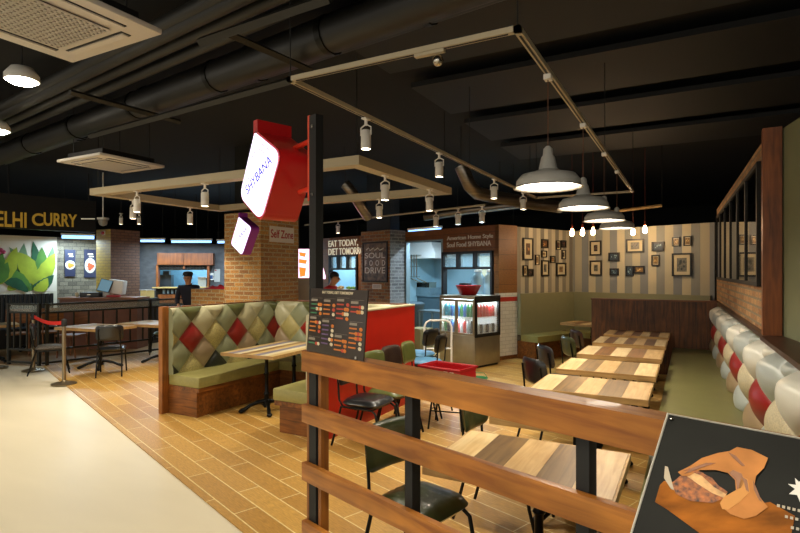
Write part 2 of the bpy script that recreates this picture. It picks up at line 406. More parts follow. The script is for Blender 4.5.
# ================================================================== BOOTH (U-shaped sofa island)
pal = dict(cr=mat('cream_speckled_vinyl', '#c4b998', .5, var=.25, scale=(90, 90, 90)), sg=mat('sage_vinyl', '#8d9070', .35, var=.05), li=mat('pale_vinyl', '#b9b491', .35, var=.05), ol=mat('olive_vinyl', '#5c6038', .35, var=.05),
           rd=mat('red_vinyl', '#8e1a16', .35, var=.05), sp=mat('speckled_vinyl', '#b5a76a', .5, var=.45, scale=(90, 90, 90)), pk=mat('beige_pink_vinyl', '#9d8768', .35, var=.05),
           bk=mat('black_vinyl', '#23261c', .35, var=.05), wh=mat('white_vinyl', '#d8d8cc', .35, var=.04), bl=mat('blue_grey_vinyl', '#aeb6b2', .35, var=.04))
def tuft(name, o, ud, width, z0, z1, dw, dh, zc, depth, fn, parent, u0=0, out=None, base=.05, n=6):
    """diamond-tufted upholstery: o start corner, ud direction, out = outward direction in plan"""
    ud = Vector(ud).normalized(); out = Vector(out); du = dw/2/n; dv = dh/2/n
    def grid(lo, hi, st, ph):
        k = math.ceil((lo+ph)/st+1e-6); g = [lo]
        while k*st-ph < hi-1e-6: g.append(k*st-ph); k += 1
        return g+[hi]
    gu = grid(0, width, du, u0); gz = grid(z0, z1, dv, -zc); nu, nv = len(gu)-1, len(gz)-1
    bm = bmesh.new(); keys = list(pal)
    def hgt(u, z):
        a = (u+u0)/dw + (z-zc)/dh; c = (u+u0)/dw - (z-zc)/dh
        e = max(0, min(1, (z1-z)/.06))**.5
        return (base + depth*(abs(math.sin(PI*a))*abs(math.sin(PI*c)))**.45)*(.25+.75*e)
    def P(u, z, h): p = Vector(o[:2]) + ud*u + out*h; return Vector((p.x, p.y, z))
    G = [[bm.verts.new(P(u, z, hgt(u, z))) for z in gz] for u in gu]
    for i in range(nu):
        for j in range(nv):
            u, z = (gu[i]+gu[i+1])/2, (gz[j]+gz[j+1])/2; c = bm.verts.new(P(u, z, hgt(u, z)))
            q = [G[i][j], G[i+1][j], G[i+1][j+1], G[i][j+1]]
            hu, hz = (gu[i+1]-gu[i])/3, (gz[j+1]-gz[j])/3
            cent = [(u, z-hz), (u+hu, z), (u, z+hz), (u-hu, z)]
            for k in range(4):
                f = bm.faces.new((q[k], q[(k+1) % 4], c)); f.smooth = True
                uu, zz = cent[k]; a = math.floor((uu+u0)/dw + (zz-zc)/dh); cc = math.floor((uu+u0)/dw - (zz-zc)/dh)
                f.material_index = keys.index(fn(a-cc, (a+cc+1)))
    # rounded closing edges back to the board
    def strip(vs):
        bk = []
        for v in vs:
            d = (Vector(v.co.xy)-Vector(o[:2])).dot(out); bk.append(bm.verts.new((v.co.x-out.x*d, v.co.y-out.y*d, v.co.z)))
        for k in range(len(vs)-1):
            f = bm.faces.new((vs[k], vs[k+1], bk[k+1], bk[k])); f.material_index = keys.index('sg')
    strip([G[i][nv] for i in range(nu+1)]); strip([G[i][0] for i in range(nu+1)]); strip(G[0]); strip(G[nu])
    bmesh.ops.recalc_face_normals(bm, faces=bm.faces)
    me = bpy.data.meshes.new(name); bm.to_mesh(me); bm.free()
    for k in keys: me.materials.append(pal[k])
    ob = bpy.data.objects.new(name, me); COL.objects.link(ob); ob.parent = parent; return ob
def boothcol(r, q):
    h = (q//2) % 2
    if r == 0: return 'rd' if h == 0 else 'sp'
    if r == 1: return 'li' if h else 'sg'
    if r == 2: return 'ol' if h == 0 else 'li'
    if r == -1: return 'pk' if h else 'sg'
    if r == -2: return 'bk' if h else 'sp'
    return 'sg'
bt = thing('booth_sofa', (0, 0, 0), 0, 'u-shaped booth sofa with olive seats, diamond-tufted back and red outer panel', 'booth')
tuft('backrest', (-5.70, 4.45), (0, 1), 1.88, .47, 1.30, .395, .41, .905, .05, boothcol, bt, u0=.68, out=(1, 0))
tuft('backrest', (-5.66, 6.40), (1, 0), 2.18, .47, 1.30, .395, .41, .905, .05, boothcol, bt, u0=.3, out=(0, -1))
b = MB(); b.box(-5.77, 4.36, 0, -5.70, 4.45, 1.32); b.build('end_post', wood('booth_post', '#a8692a', '#80481a', 'z', .45), bt)
b = MB(); b.box(-5.77, 4.45, 0, -5.705, 6.5, 1.315); b.box(-5.77, 6.405, 0, -3.38, 6.5, 1.315); b.build('back_board', M_bwood, bt)
b = MB(); b.box(-3.41, 4.46, 0, -3.31, 6.5, 1.29); b.build('red_side_panel', M_red, bt)
b = MB(); b.box(-3.60, 4.50, .48, -3.412, 6.38, 1.30, .03); b.box(-3.412, 4.46, 1.291, -3.30, 6.5, 1.312, .004); b.build('right_back_cushion', mat('cream_vinyl', '#c3bb98', .4), bt)
def seat(x0, x1, y0, y1, parent, nm='seat_cushion', m=None):
    b = MB(); b.box(x0, y0, .35, x1, y1, .485, .025); return b.build(nm, m or M_olive, parent)
seat(-5.69, -5.15, 4.44, 5.86, bt); seat(-5.69, -3.45, 5.87, 6.38, bt); seat(-4.0, -3.45, 4.44, 5.86, bt)
b = MB(); b.box(-5.70, 4.452, 0, -5.20, 6.40, .30); b.box(-5.2, 5.93, 0, -3.94, 6.40, .30); b.box(-3.94, 4.49, 0, -3.412, 6.40, .30)
b.build('seat_base', M_bwood, bt)
b = MB(); b.box(-5.70, 4.452, .30, -5.165, 5.9, .35); b.box(-5.7, 5.9, .30, -3.43, 6.4, .35); b.box(-3.985, 4.455, .30, -3.43, 5.9, .35)
b.build('seat_trim', M_bwoody, bt)

# ================================================================== TABLES
M_lt = [wood('pale_board', '#e0c896', '#c6a46c', 'y', .38, var=.12), wood('cream_board', '#ddc79c', '#c8ab78', 'y', .38, var=.1), wood('sandy_board', '#c9a873', '#ad8650', 'y', .38, var=.12)]
M_dk = [wood('grey_brown_board', '#7f6238', '#5e4526', 'y', .38, var=.15), wood('walnut_board', '#87582a', '#613d1a', 'y', .38, var=.15), wood('red_brown_board', '#6b3c18', '#4c280e', 'y', .4, var=.15)]
M_edge = wood('table_edge', '#c29c62', '#a37c46', 'x', .5)
def pedestal(name, parent, x, y, top=.69, s=1.0):
    b = MB()
    b.lathe([(.035, .05), (.05, .09), (.03, .13), (.028, .2), (.04, .22), (.026, .25), (.024, .45), (.036, .47), (.024, .49), (.022, top-.06), (.04, top-.03), (.045, top)], (x, y, 0), 14)
    b.box(x-.16, y-.16, top-.012, x+.16, y+.16, top)
    for k in range(4):
        a = PI/4 + k*PI/2
        d = Vector((math.cos(a), math.sin(a), 0))
        P = [Vector((x, y, .13)), Vector((x, y, .13))+d*.10+Vector((0, 0, -.01)), Vector((x, y, .09))+d*.2, Vector((x, y, .045))+d*.29*s, Vector((x, y, .028))+d*.34*s]
        b.tube(P, [.03, .026, .022, .026, .03], 8)
        b.ball(P[-1]+Vector((0, 0, -.003)), .03, (1.2, 1.2, .83), 8)
    return b.build(name, M_iron, parent)
def plank_top(parent, w, d, n, th, dark, light, rnd, z=.69):
    b = MB()
    for i in range(n):
        b.m(dark[i//2 % len(dark)] if i % 2 else light[rnd.randrange(len(light))])
        b.box(-w/2+i*w/n, -d/2, z+.004, -w/2+(i+1)*w/n-.0015, d/2, z+th)
    b.m(M_edge); b.box(-w/2-.012, -d/2-.012, z, -w/2, d/2+.012, z+th-.001); b.box(w/2, -d/2-.012, z, w/2+.012, d/2+.012, z+th-.001)
    b.box(-w/2, -d/2-.012, z, w/2, -d/2, z+th-.001); b.box(-w/2, d/2, z, w/2, d/2+.012, z+th-.001); b.box(-w/2, -d/2, z, w/2, d/2, z+.004)
    return b.build('tabletop', None, parent)
tabs = [(2.86, .68, 5, 'plank-topped cafe table nearest the timber railing', [M_dk[0]]),
        (3.93, .70, 5, 'plank-topped cafe table, second from the timber railing, mostly behind its top beam', [M_dk[0]]),
        (4.98, .72, 5, 'plank-topped cafe table just beyond the railing beam, greyish dark boards', [M_dk[0]]),
        (6.08, .78, 5, 'plank-topped cafe table, fourth from the railing', [M_dk[0]]),
        (7.25, .80, 5, 'plank-topped cafe table, third from the timber partition, two orange-brown boards', [M_dk[1]]),
        (8.45, .78, 7, 'plank-topped cafe table second from the timber partition, three dark boards', [M_dk[2]]),
        (9.55, .74, 7, 'plank-topped cafe table farthest away, right in front of the timber partition', [M_dk[2]])]
rn_ = random.Random(3)
for (y, d, n, lab, dk) in tabs:
    t = thing('cafe_table', (-.76 if n == 5 else -.76, y, 0), 0, lab, 'table', 'row of plank tables along the right bench')
    plank_top(t, .92, d, n, .052, dk, M_lt, rn_)
    pedestal('pedestal_base', t, .05, 0, s=.95)
t = thing('booth_table', (-4.84, 5.5, 0), R(4), 'long plank-topped table on two black pedestals inside the booth', 'table')
b = MB()
cb = [mat('pale_strip', '#c4a870', .35, var=.1, scale=(30, 2, 30)), mat('grey_blue_strip', '#787487', .35, var=.1, scale=(30, 2, 30)), mat('brown_strip', '#8d6a3e', .35, var=.1, scale=(30, 2, 30)), mat('cream_strip', '#d9cda8', .35, var=.1, scale=(30, 2, 30))]
for i, k in enumerate([0, 1, 3, 2, 0, 1, 3, 0]): b.m(cb[k]).box(-.40+i*.1, -.64, .70, -.40+(i+1)*.1-.001, .64, .735)
b.m(M_edge).box(-.41, -.65, .695, .41, -.64, .734).box(-.41, .64, .695, .41, .65, .734).box(-.41, -.64, .695, -.4, .64, .734).box(.4, -.64, .695, .41, .64, .734)
b.build('tabletop', None, t)
pedestal('pedestal_base', t, .13, -.42, .695, .9); pedestal('pedestal_base', t, .10, .2, .695, .8)

# ================================================================== CHAIRS
def pad(b, cx, cy, cz, w, d, h, rib=0, M=None, rnd=.07, n=16, crown=.015):
    """upholstered pad, rounded-rect plan in x,y, optional ribs along x"""
    nx, ny = n, n; top = []; bot = []
    def shape(u, v):
        # map square to superellipse-ish
        a, c = u, v; k = (abs(a)**5+abs(c)**5)**(1/5) or 1; m = max(abs(a), abs(c)) or 1
        f = m/k if k > 0 else 1
        return a*f, c*f
    for i in range(nx+1):
        rt, rb = [], []
        for j in range(ny+1):
            u, v = -1+2*i/nx, -1+2*j/ny; x, y = shape(u, v)
            m = max(abs(u), abs(v)); e = (1-m**6)**.5 if m < 1 else 0
            z = h*.5*e + crown*(1-u*u)*(1-v*v)*e
            if rib: z += rib*abs(math.sin(PI*(v+1)/2*7))*e
            p = Vector((cx+x*w/2, cy+y*d/2, cz+z)); q = Vector((cx+x*w/2, cy+y*d/2, cz-h*.5*e))
            if M is not None: p = M @ p; q = M @ q
            vt = b.bm.verts.new(p); rt.append(vt); rb.append(vt if m >= 1 else b.bm.verts.new(q))
        top.append(rt); bot.append(rb)
    fs = []
    for i in range(nx):
        for j in range(ny):
            fs.append(b.bm.faces.new((top[i][j], top[i+1][j], top[i+1][j+1], top[i][j+1])))
            try: fs.append(b.bm.faces.new((bot[i][j], bot[i][j+1], bot[i+1][j+1], bot[i+1][j])))
            except ValueError: pass
    for f in fs: f.smooth = True
    b._f(fs)
def chair(loc, rz, m, label, rib=.004, group='vintage metal-framed chairs', fm=None, name='dining_chair', seatm=None):
    """faces local +x"""
    t = thing(name, loc, rz, label, 'chair', group); fm = fm or M_black
    b = MB(); pad(b, .02, 0, .455, .43, .43, .075, rib); b.build('seat', seatm or m, t)
    # backrest: curved rounded pad standing at x=-.22
    Mx = Matrix.Translation((-.245, 0, .74)) @ Matrix.Rotation(R(82), 4, 'Y') @ Matrix.Rotation(R(180), 4, 'Z')
    b = MB(); pad(b, 0, 0, 0, .27, .42, .055, 0, Mx, crown=.0)
    for v in b.bm.verts: v.co.x += .9*v.co.y**2
    b.build('backrest', m, t)
    for s in (-1, 1):
        b = MB(); b.tube([(.30, s*.2, .012), (.25, s*.195, .2), (.215, s*.19, .38), (.17, s*.185, .412), (-.05, s*.18, .415)], .012, 8); b.build('leg', fm, t)
        b = MB(); b.tube([(-.30, s*.19, .012), (-.24, s*.185, .22), (-.19, s*.18, .41), (-.05, s*.175, .412)], .012, 8); b.build('leg', fm, t)
        b = MB(); b.tube([(-.02, s*.165, .40), (-.18, s*.165, .41), (-.225, s*.165, .47), (-.235, s*.165, .62), (-.26, s*.16, .80)], .010, 8); b.build('back_support', fm, t)
    b = MB(); b.tube([(-.05, -.18, .405), (-.05, .18, .405)], .009, 6); b.tube([(.16, -.185, .408), (.16, .185, .408)], .009, 6); b.build('cross_bar', fm, t)
    return t
chair((-1.34, 2.68, 0), R(-14), M_oliveD, 'dark green ribbed-seat chair closest to the railing, at the nearest plank table', rib=.011)
chair((-1.16, 3.66, 0), R(-3), M_oliveD, 'dark green leather chair tucked under the second table from the railing')
chair((-1.25, 5.60, 0), R(48), M_blkl, 'black leather chair pulled slightly from the third table, back toward the left')
chair((-1.36, 6.62, 0), R(38), M_blkl, 'black leather chair just behind the nearest black chair of the table row')
chair((-1.28, 7.62, 0), R(35), M_oliveD, 'olive green leather chair in the middle of the table row near the timber partition')
chair((-1.34, 8.55, 0), R(35), M_brnl, 'dark brown leather chair farthest back in the table row', group='vintage metal-framed chairs')
chair((-2.86, 4.56, 0), R(0), M_blkl, 'black leather chair against the red booth panel, nearest the railing')
chair((-2.86, 5.03, 0), R(-4), M_grnl, 'moss green chair beside the black one along the red booth panel')
chair((-2.90, 5.50, 0), R(-4), M_brnl, 'dark brown chair against the red booth panel, between two green chairs')
chair((-2.90, 5.96, 0), R(5), M_grnl, 'moss green chair at the far end of the row along the red booth panel')
M_blue = mat('blue_seat_cover', '#4d86ad', .5)
chair((-3.35, 6.95, 0), R(185), M_blkl, 'black chair with a blue seat beside the white hand truck', seatm=M_blue)
chair((-3.75, 7.55, 0), R(170), M_blkl, 'black chair with a blue seat partly behind the red booth panel', seatm=M_blue)
t = thing('metal_stool', (-2.42, 5.60, 0), R(12), 'low black stool carrying the red plastic crate', 'stool')
b = MB(); pad(b, 0, 0, .390, .38, .38, .06); b.build('seat', M_blkl, t)
for sx in (-1, 1):
    for sy in (-1, 1): b = MB(); b.tube([(sx*.15, sy*.15, .37), (sx*.19, sy*.19, 0)], .011, 8); b.build('leg', M_black, t)
b = MB(); b.tube([(-.17, -.17, .2), (.17, -.17, .2), (.17, .17, .2), (-.17, .17, .2)], .008, 6, True); b.build('stretcher', M_black, t)
# red shopping basket on that chair
t = thing('plastic_basket', (-2.42, 5.58, .437), R(-10), 'red plastic crate with white marks resting on a black chair', 'basket')
b = MB(); M_rp = mat('red_plastic', '#a5131a', .35)
for (x0, y0, x1, y1) in ((-.27, -.17, .27, -.16), (-.27, .16, .27, .17), (-.27, -.16, -.26, .16), (.26, -.16, .27, .16)): b.box(x0, y0, 0, x1, y1, .24)
b.box(-.27, -.17, 0, .27, .17, .012); b.build('basket_body', M_rp, t)
b = MB(); b.tube([(-.28, -.18, .245), (.28, -.18, .245), (.28, .18, .245), (-.28, .18, .245)], .013, 6, True); b.build('rim', M_rp, t)
b = MB(); b.box(.06, -.174, .10, .11, -.1705, .215); b.box(.14, -.174, .10, .19, -.1705, .215); b.build('white_mark', mat('white_ink', '#e8e2d8', .6), t)

# ================================================================== RAILING (timber beams on steel posts)
RL = Vector((-1.755, 2.212)); RR = Vector((.52, 1.47)); rl = (RR-RL); RLEN = rl.length; ra = math.atan2(rl.y, rl.x)
t = thing('timber_railing', (RL.x, RL.y, 0), ra, 'waist-high railing of five stained timber boards on black steel posts', 'railing')
b = MB(); b.box(0, -.035, 1.240, .10, -.003, 1.345); b.box(.10, -.035, 1.240, RLEN, .058, 1.345); b.build('top_beam', M_wood, t)
for z in (.975, .675, .375, .075):
    b = MB(); b.box(-.0, -.035, z, RLEN, -.004, z+.092, .003); b.build('board', M_wood, t)
def railx(px):
    q = hit(px, 400, (RL.x, RL.y, 0), (math.sin(ra), -math.cos(ra), 0)); return (Vector((q.x, q.y))-RL).length
for x in (railx(405), railx(576), 2.25):
    b = MB(); b.box(x, -.002, 0, x+.045, .048, 1.238, .002); b.build('post', M_blk, t)
b = MB(); b.box(0, -.002, 0, .017, .03, 1.236); b.box(.104, -.002, 0, .128, .045, 1.236); b.build('side_strip', M_woodz, t)
# ---- diamond light box on its tall post
t = thing('lit_diamond_sign', (RL.x, RL.y, 0), ra, 'large red diamond-shaped lit sign on a tall black post at the railing end', 'sign')
b = MB(); b.box(.02, -.001, 0, .08, .045, 2.56); b.build('post', M_blk, t)
b = MB(); b.box(.000, .002, 2.12, .019, .045, 2.565); b.build('post_edge_strip', mat('orange_red_paint', '#c8401e', .4), t)
for z in (2.15, 2.50):
    b = MB(); b.lathe([(.010, 0), (.010, .004)], (0, 0, 0), 10)
    for v in b.bm.verts: v.co = Vector((v.co.x+.05, -v.co.z-.0015, v.co.y+z))
    b.build('bolt', M_chrome, t)
# body: rounded rhombus prism facing out of the shop (-n)
def rhomb(hw, hh, r=.07, n=5):
    P = [Vector((-.2*hw, hh)), Vector((hw, .36*hh)), Vector((.1*hw, -hh)), Vector((-hw, -.36*hh))]; out = []
    for i in range(4):
        p, a, c = P[i], P[i-1], P[(i+1) % 4]
        d1 = (a-p).normalized(); d2 = (c-p).normalized(); rr = r*(.25 if i == 0 else 1.0)
        for k in range(n+1):
            s = k/n; q = (p+d1*rr*(1-s)**1)*(1-s)**2 + 2*(1-s)*s*p + s*s*(p+d2*rr)
            q = (1-s)**2*(p+d1*rr) + 2*s*(1-s)*p + s*s*(p+d2*rr); out.append(q)
    return out
M_signred = mat('sign_red', '#b5181a', .32, coat=.2)
def sheared(hw, hh, y):    # slanted rhombus as on the sign: upper right shoulder, pointed lower corner
    return [Vector((p.x, y, p.y)) for p in rhomb(hw, hh)]
def diamond(t, c, hw, hh, dep, purple=False):
    m = mat('sign_magenta', '#8a2a8c', .4) if purple else M_signred
    b = MB(); b.poly([p+c for p in sheared(hw, hh, 0)], (0, dep, 0)); b.build('sign_box', m, t)
    b = MB(); b.box(c.x-.2*hw-.022, c.y+.0, c.z+hh-.08, c.x-.2*hw+.022, c.y+dep, c.z+hh+.055); b.build('top_fin', m, t)
    b = MB(); b.poly([p+c for p in sheared(hw-.012, hh-.016, -.006)], (0, .004, 0)); b.build('lit_face', mat('lit_sign_face', '#f1ecff', .4, emit=1.15, ecol='#e6dcff'), t)
    mi = mat('sign_blue_ink', '#2a3fb0', .5, emit=.6); mr = mat('sign_pink_ink', '#d06aa0', .5, emit=.5)
    k = hh/.28
    text('lettering', 'SHYBANA', .088*k, mat('sign_pale_blue_ink', '#3a46c8', .5, emit=.25), t, c+Vector((.0, -.009, .0)), (R(90), R(-28), 0), .001, sx=.95*hw/hh, bold=.000)
    b = MB()
    for i in range(22):
        a = 2*PI*i/26
        if abs(math.sin(a-R(28))) < .25: continue
        p = Vector((math.cos(a)*.13*k*hw/hh, -.009, math.sin(a)*.15*k)) + c
        b.box(p.x-.004*k, p.y, p.z-.004*k, p.x+.004*k, p.y+.001, p.z+.006*k)
    b.build('ring_pattern', mi, t)
    b = MB(); pts = sheared(hw-.035, hh-.05, 0)
    b.tube([p+c+Vector((0, -.009, 0)) for p in pts], .0022*k, 4, True); b.build('border_line', mr, t)
def toloc(t, wv):
    d = Vector(wv)-Vector(t.location); a = t.rotation_euler.z
    return Vector((d.x*math.cos(a)+d.y*math.sin(a), -d.x*math.sin(a)+d.y*math.cos(a), d.z))
cS = toloc(t, UD(259.5, 176, 2.95))
diamond(t, cS, .235, .265, .22)
M_arm = mat('arm_red', '#c8301a', .4); b = MB(); b.tube([(.0, .025, 2.44), (cS.x+.12, cS.y+.15, 2.44)], .014, 10); b.build('bracket_arm', M_arm, t); b = MB(); b.tube([(.0, .025, 2.19), (cS.x+.17, cS.y+.15, 2.19)], .014, 10); b.build('bracket_arm', M_arm, t)
# smaller diamond on the brick column
c0 = UD(241, 236, 8.45)
t = thing('lit_diamond_sign', (c0.x, c0.y, 0), -BA, 'smaller lit diamond sign with purple edge beside the central brick column', 'sign')
diamond(t, Vector((0, 0, c0.z)), .36, .32, .14, True)
ql = toloc(t, (-7.2, 7.2, c0.z)); b = MB(); b.tube([(.0, .1, c0.z), (ql.x, ql.y, c0.z)], .02, 8); b.build('bracket_arm', M_blk, t)
# Self Zone sign
nx = (1, 0, 0)
p = hit(281.5, 234.8, (-6.72, 0, 0), nx); a = hit(269.5, 235, (-6.72, 0, 0), nx); c = hit(293.5, 235, (-6.72, 0, 0), nx); hz = hit(281.5, 227, (-6.72, 0, 0), nx).z - hit(281.5, 242.5, (-6.72, 0, 0), nx).z
t = thing('self_zone_sign', (-6.715, p.y, p.z), facing((1, 0)), 'small white plaque with red words on the central brick column', 'sign')
wd = (c-a).length; b = MB(); b.box(-wd/2, -.015, -hz/2, wd/2, 0, hz/2); b.build('plaque', mat('sign_white', '#d8cfc4', .5), t)
text('lettering', 'Self Zone', hz*.72, mat('sign_red_ink', '#a51d1d', .5), t, (0, -.017, 0), (R(90), 0, 0), .001, sx=wd/hz/3.7*1.25, bold=.004)

# ---- menu board standing on the railing beam
p00 = UD(307, 347, 2.74); 
tx = toloc(bpy.data.objects['timber_railing'], p00)
t = thing('menu_board', (RL.x, RL.y, 0), ra, 'dark menu board with rows of small food pictures standing on the railing beam', 'menu board')
mo = Vector((.045, -.034, 1.348)); tilt = R(-5); mw, mh = .455, .32; kx = mw/.335
Mm = Matrix.Translation(mo) @ Matrix.Rotation(tilt, 4, 'X')
def flat(b, x0, z0, x1, z1, m, y=-.003, th=.001): b.m(m).box(x0*kx, y, z0, x1*kx, y+th, z1, M=Mm)
b = MB(); b.m(mat('menu_brown', '#332a24', .35)).box(0, 0, 0, mw, .008, mh, .001, M=Mm); b.build('panel', None, t)
b = MB(); rr = random.Random(5); mo_ = mat('menu_orange', '#c8742c', .5); mc = mat('menu_cream', '#cfc2a4', .5); mg = mat('menu_green', '#3f7a56', .5); mp_ = mat('menu_purple', '#6b5478', .5); mgr = mat('menu_grey', '#8a8072', .5); mrd = mat('menu_red', '#b5432e', .5)
cols = [(.012, [(.255, mg, 3), (.165, mo_, 3), (.06, mg, 1)]), (.092, [(.255, mo_, 3), (.155, mp_, 5)]), (.172, [(.262, mrd, 4), (.09, mo_, 3)]), (.252, [(.255, mrd, 2), (.155, mo_, 5)])]
for x, gs in cols:
    for (z, m, n) in gs:
        flat(b, x, z, x+.04, z+.012, mgr); flat(b, x, z+.017, x+.07, z+.018, mgr)
        for i in range(n):
            zz = z-.018-i*.022
            flat(b, x, zz, x+.04, zz+.007, m)
            for k in range(rr.choice([1, 1, 2, 3])):
                mm = rr.choice([mo_, mc, mo_, mrd]); q = Mm @ Vector(((x+.062-k*.012)*kx, -.002, zz+.003))
                b.m(mm); b.ball(q, .0095, (1.3, .12, .95), 8)
b.build('printed_pictures', None, t)
o = text('heading', 'EAT TODAY, DIET TOMORROW', .017, mc, t, Mm @ Vector((mw/2, -.002, mh-.018)), (R(90)+tilt, 0, 0), .0005, bold=.0006)
b = MB(); b.box(.40, -.006, .004, .412, .012, .016, M=Mm); b.build('clip', M_chrome, t)

# ---- big poster on a slanted stand, lower right
P1 = UD(668, 414, 1.30); slope = Vector((-NX.x*.205, -NX.y*.205, -.224)); Ln = slope.length; dn = slope.normalized(); rt = Vector((EX.x, EX.y, 0))
nrm = rt.cross(dn)*-1
if nrm.z < 0: nrm = -nrm
PW, PH = .50, .66
t = thing('poster_stand', (P1.x, P1.y, 0), 0, 'slanted stand with a dark poster of a hand reaching for fried chicken', 'poster stand')
def PP(px, py, lift=.0):       # point on the poster plane
    return hit(px, py, P1+nrm*lift, nrm) - Vector((P1.x, P1.y, 0))
def PQ(u, v, lift=0): return P1 + rt*u + dn*v + nrm*lift - Vector((P1.x, P1.y, 0))
b = MB(); b.poly([PQ(0, 0), PQ(PW, 0), PQ(PW, PH), PQ(0, PH)], -nrm*.012); b.build('poster_panel', mat('poster_black', '#141612', .55, spec=.2, var=.35, scale=(9, 9, 9)), t)
b = MB(); b.tube([PQ(0, 0, .001), PQ(PW, 0, .001), PQ(PW, PH, .001), PQ(0, PH, .001)], .0032, 6, True); b.build('metal_edge', mat('pale_edge', '#c9c5b8', .4), t)
def art(name, pts, m, lift):
    b = MB(); b.poly([PP(x, y, lift) for x, y in pts], nrm*.0004); o = b.build(name, m, t)
    bm = bmesh.new(); bm.from_mesh(o.data); bmesh.ops.triangulate(bm, faces=bm.faces); bm.to_mesh(o.data); bm.free(); return o
art('picture_of_board', [(660, 485), (664, 481), (690, 484), (722, 497), (752, 505), (770, 502), (795, 516), (790, 540), (720, 548), (694, 529), (668, 510), (655, 502)], mat('print_board', '#a2601c', .7, spec=.2, var=.5, scale=(12, 40, 12)), .002)
art('picture_of_crumb_coat', [(672, 483), (680, 476), (688, 473), (698, 471), (712, 478), (722, 490), (728, 497), (712, 503), (690, 501), (676, 494)], mat('print_crust', '#a85c18', .5, var=.9, scale=(90, 90, 90)), .003)
art('picture_of_chicken_slice', [(683, 471), (690, 468), (703, 473), (716, 484), (728, 492), (724, 498), (712, 493), (698, 484), (688, 477)], mat('print_chicken', '#e2b070', .5, var=.4, scale=(50, 50, 50)), .004)
art('picture_of_knife', [(665, 466), (668, 467), (674, 490), (671, 489), (664, 478)], mat('print_knife', '#b5a68a', .4), .004)
SK = mat('print_skin', '#c8864a', .7, spec=.2, var=.25, scale=(14, 14, 14)); SK2 = mat('print_skin_dark', '#9c6234', .45, var=.25, scale=(14, 14, 14))
art('picture_of_hand', [(737, 447), (752, 450), (768, 458), (764, 468), (756, 476), (754, 488), (762, 500), (768, 507), (756, 516), (744, 519), (730, 514), (722, 507), (720, 503), (726, 497), (736, 490), (735, 480), (728, 473), (716, 470), (700, 470), (689, 476), (682, 476), (678, 472), (690, 466), (702, 458), (718, 453), (730, 451)], SK, .0045)
art('picture_of_thumb', [(720, 503), (724, 497), (738, 489), (742, 477), (748, 479), (750, 492), (740, 502), (728, 510), (722, 509)], mat('print_skin_light', '#d89a58', .7, spec=.2), .0055)
art('picture_of_palm_shadow', [(736, 480), (729, 473), (733, 470), (742, 474), (744, 482), (741, 488), (737, 489)], SK2, .0055)
for i_, pts in enumerate(([(728, 452), (736, 456), (745, 466), (742, 466), (733, 458)], [(741, 476), (747, 480), (749, 492), (746, 490), (744, 482)], [(753, 480), (758, 492), (762, 502), (759, 500), (754, 490)], [(684, 474), (692, 468), (706, 463), (716, 463), (706, 466), (693, 471)])):
    art('picture_of_finger_crease', pts, mat('print_crease', '#8a5428', .45), .006)
art('picture_of_slice_edge', [(683, 471), (690, 468), (703, 473), (716, 484), (728, 492), (726, 494), (714, 487), (702, 476), (690, 471)], mat('print_crust', '#a85c18', .5), .005)
art('picture_of_flower', [(795, 478), (799, 482), (803, 479), (805, 484), (812, 486), (808, 492), (812, 500), (804, 498), (800, 502), (797, 495), (789, 494), (795, 489), (788, 484), (796, 485)], mat('print_white', '#e6e4de', .5), .003)
b = MB(); mw_ = mat('print_caption', '#b5ad9a', .5); b.m(mw_)
for (x0, x1, y0) in ((777, 812, 504), (785, 812, 515), (791, 812, 526)):
    x = x0
    while x < x1:
        yy = y0+(x-x0)*.24; b.poly([PP(x, yy, .003), PP(x+3.0, yy+.7, .003), PP(x+2.8, yy+3.4, .003), PP(x-.2, yy+2.7, .003)], nrm*.0004); x += 5.2
b.build('caption_marks', None, t)
q = PQ(.012, .012, .003); b = MB(); b.ball(q, .006, (1, 1, .5), 8); b.build('corner_stud', M_chrome, t)
pm = PQ(.25, .33, -.012); b = MB(); b.tube([pm, Vector((pm.x, pm.y, .03))], .018, 10); b.box(pm.x-.2, pm.y-.15, 0, pm.x+.2, pm.y+.15, .02); b.build('stand_pole', M_black, t)

# ================================================================== RIGHT BENCH + PARTITION
t = thing('bench_sofa', (0, 0, 0), 0, 'long green bench with diamond-tufted white, grey and red back along the right wall', 'bench')
def rightcol(r, q):
    h = (q//2) % 2
    if r == 1: return 'wh' if h else 'bl'
    if r == 0: return 'rd' if h == 0 else 'cr'
    if r == -1: return 'pk' if h else 'bl'
    if r == 2: return 'bl' if h else 'wh'
    return 'pk'
y0 = 1.55; p0 = rw(y0, .03)
tuft('backrest', (p0.x, p0.y), rd, (10.1-y0)/rd.y, .47, 1.185, .80, .52, .80, .15, rightcol, t, out=-rn, base=.02, u0=.35, n=9)
def sl(b, y0, y1, o0, o1, z0, z1):
    a, c, d, f = rw(y0, o0), rw(y1, o0), rw(y1, o1), rw(y0, o1); b.poly([(a.x, a.y, z0), (c.x, c.y, z0), (d.x, d.y, z0), (f.x, f.y, z0)], (0, 0, z1-z0))
def bseat(b, y0, y1, x0, z0, z1):
    a, c = rw(y0, .02), rw(y1, .02); b.poly([(x0, y0, z0), (a.x, y0, z0), (c.x, y1, z0), (x0, y1, z0)], (0, 0, z1-z0))
b = MB(); bseat(b, 1.95, 10.13, -.25, .36, .47); b.build('seat_cushion', mat('dull_olive_leather', '#716f42', .4, var=.06), t)
b = MB(); bseat(b, 1.98, 10.12, -.20, 0, .36); b.build('seat_base', M_bwoody, t)
M_part = wood('partition_timber', '#7d4c20', '#48290f', 'z', .5, .8, var=.35)
t = thing('timber_partition', (0, 0, 0), 0, 'chest-high dark timber partition behind the farthest plank table', 'partition')
b = MB()
for i in range(13):
    x = -1.57+i*.151; b.box(x, 10.15, 0, x+.150, 10.20, 1.25)
